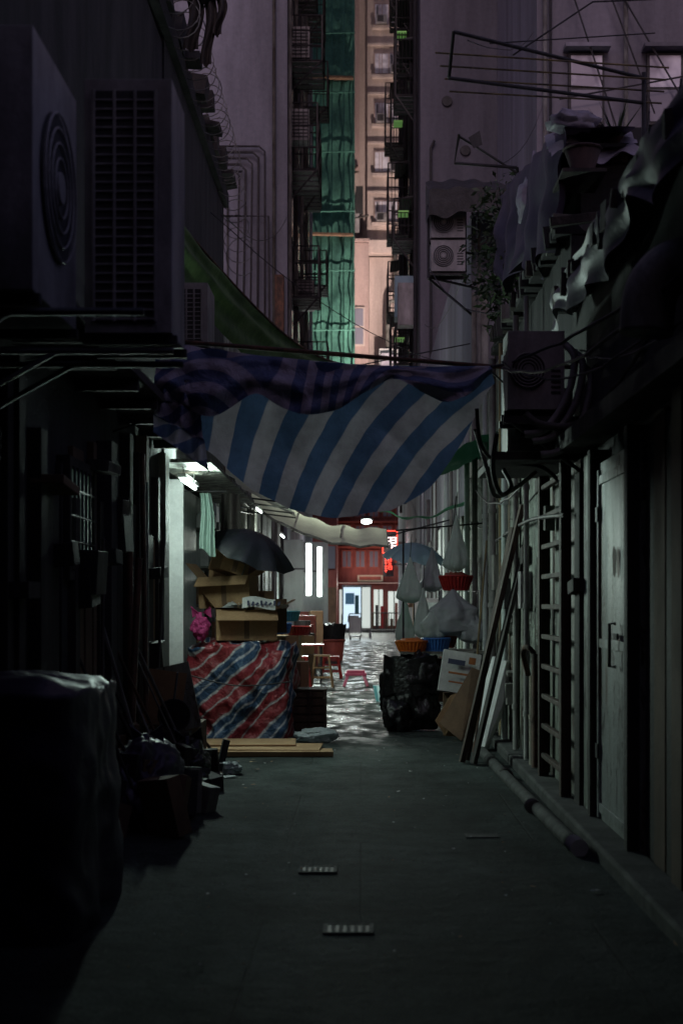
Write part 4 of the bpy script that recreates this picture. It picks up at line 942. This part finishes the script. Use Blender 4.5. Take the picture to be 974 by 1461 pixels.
for a in range(4):
    z=3.5+a*1.4
    for b_ in range(5):
        x=-1.1+b_*.75; o.box(x,x+.6,79.1,79.19,z,z+1.0,'redbrown'); o.box(x+.07,x+.27,79.07,79.098,z+.07,z+.93,'glass'); o.box(x+.33,x+.53,79.07,79.098,z+.07,z+.93,'glass')
    o.box(-1.3,10,78.9,79.195,z+1.12,z+1.2,'redbrown')
o=o.done(); lamp('shopfront_light',(.3,78.4,2.6),(.3,70,0),(2.5,.3),80,(.9,1,.92),o); lamp('facade_light',(.5,77.6,3.2),(.5,79.2,6),(2.5,.2),26,(1,.6,.52),o)
def glyph(o,x,y,z,s,m,n=7):
    for (a,b,c_,d_) in [(0,.9,.4,.96),(.16,.05,.22,1),(0,.6,.4,.66),(0,.3,.36,.36),(.5,.9,1,.96),(.5,.55,.56,.95),(.94,.5,1,.95),(.5,.68,1,.73),(.5,.45,1,.5),(.6,0,.67,.45),(.75,.2,1,.26),(.6,0,1,.06)][:n]:
        o.box(x+a*s,x+c_*s,y,y+.05,z+b*s,z+d_*s,m)
o=O('neon_sign'); o.box(.78,1.32,52,52.12,3.35,4.2,'acdark'); glyph(o,.86,51.93,3.55,.42,'whiteneon',12)
for a,b in (((.79,51.95,3.37),(1.31,51.95,3.37)),((1.31,51.95,3.37),(1.31,51.95,4.19)),((1.31,51.95,4.19),(.79,51.95,4.19)),((.79,51.95,4.19),(.79,51.95,3.37))): o.tube([a,b],.02,'redneon',6)
o.box(1.32,1.62,52.02,52.08,3.7,3.8,'iron'); o=o.done(); lamp('neon_light',(1.05,51.85,3.6),(0,48,1),(.5,.7),8,(1,.25,.2),o)
o=O('neon_sign'); o.box(.78,1.15,50.5,50.6,2.5,3.2,'acdark'); glyph(o,.83,50.43,2.62,.26,'redneon',9); glyph(o,.83,50.43,2.9,.24,'redneon',12); o.box(1.15,1.62,50.52,50.58,2.9,2.96,'iron'); o.done()
# ------------------------------------------------------------------ behind / over camera
o=O('light_block_canopy'); o.sheet(lambda u,v:Vector((-1.95+3.65*v,-4+9.2*u,4.05+.03*math.sin(u*300))),240,2,'iron'); o.done()  # unseen canopy added overhead to keep light off the foreground
BB=empty('rear_shade_building'); o=O('walls',BB); o.box(-10,12,-14,-8.05,0,20,'darkwall')  # unseen building added behind camera, height set to shade the alley
for i in range(5):
    for j in range(5): o.box(-4+i*2,-3+i*2,-8.04,-7.98,5+j*3,6.4+j*3,'glass')
o.done()

# ------------------------------------------------------------------ world, sun, camera
w=bpy.data.worlds.new('World'); sc.world=w; w.use_nodes=True; n=w.node_tree.nodes; l=w.node_tree.links
bg=n['Background']; sky=n.new('ShaderNodeTexSky'); sky.sky_type='NISHITA'; sky.sun_disc=False; sky.sun_elevation=math.radians(32); sky.sun_rotation=math.radians(183)
x=n.new('ShaderNodeMix'); x.data_type='RGBA'; x.blend_type='MULTIPLY'; x.inputs[0].default_value=1; l.new(sky.outputs[0],x.inputs[6]); x.inputs[7].default_value=(1.0,.68,.78,1)
l.new(x.outputs[2],bg.inputs[0]); bg.inputs[1].default_value=.085
sd=bpy.data.lights.new('city_sky_glow','SUN'); sd.energy=.33; sd.angle=math.radians(20); sd.color=(.92,.84,1)
so=bpy.data.objects.new('city_sky_glow',sd); sc.collection.objects.link(so); so.rotation_euler=Vector((.05,.8,-.5)).to_track_quat('-Z','Y').to_euler()
cd=bpy.data.cameras.new('camera'); co=bpy.data.objects.new('camera',cd); sc.collection.objects.link(co); sc.camera=co
co.location=(0,0,1.55); co.rotation_euler=(math.radians(90),0,0); cd.lens=50; cd.sensor_width=36; cd.shift_x=-28/1461; cd.shift_y=130/1461
cd.clip_start=.1; cd.clip_end=600; cd.dof.use_dof=True; cd.dof.focus_distance=16.5; cd.dof.aperture_fstop=2.4
sc.view_settings.view_transform='Standard'; sc.view_settings.look='None'; sc.view_settings.exposure=0
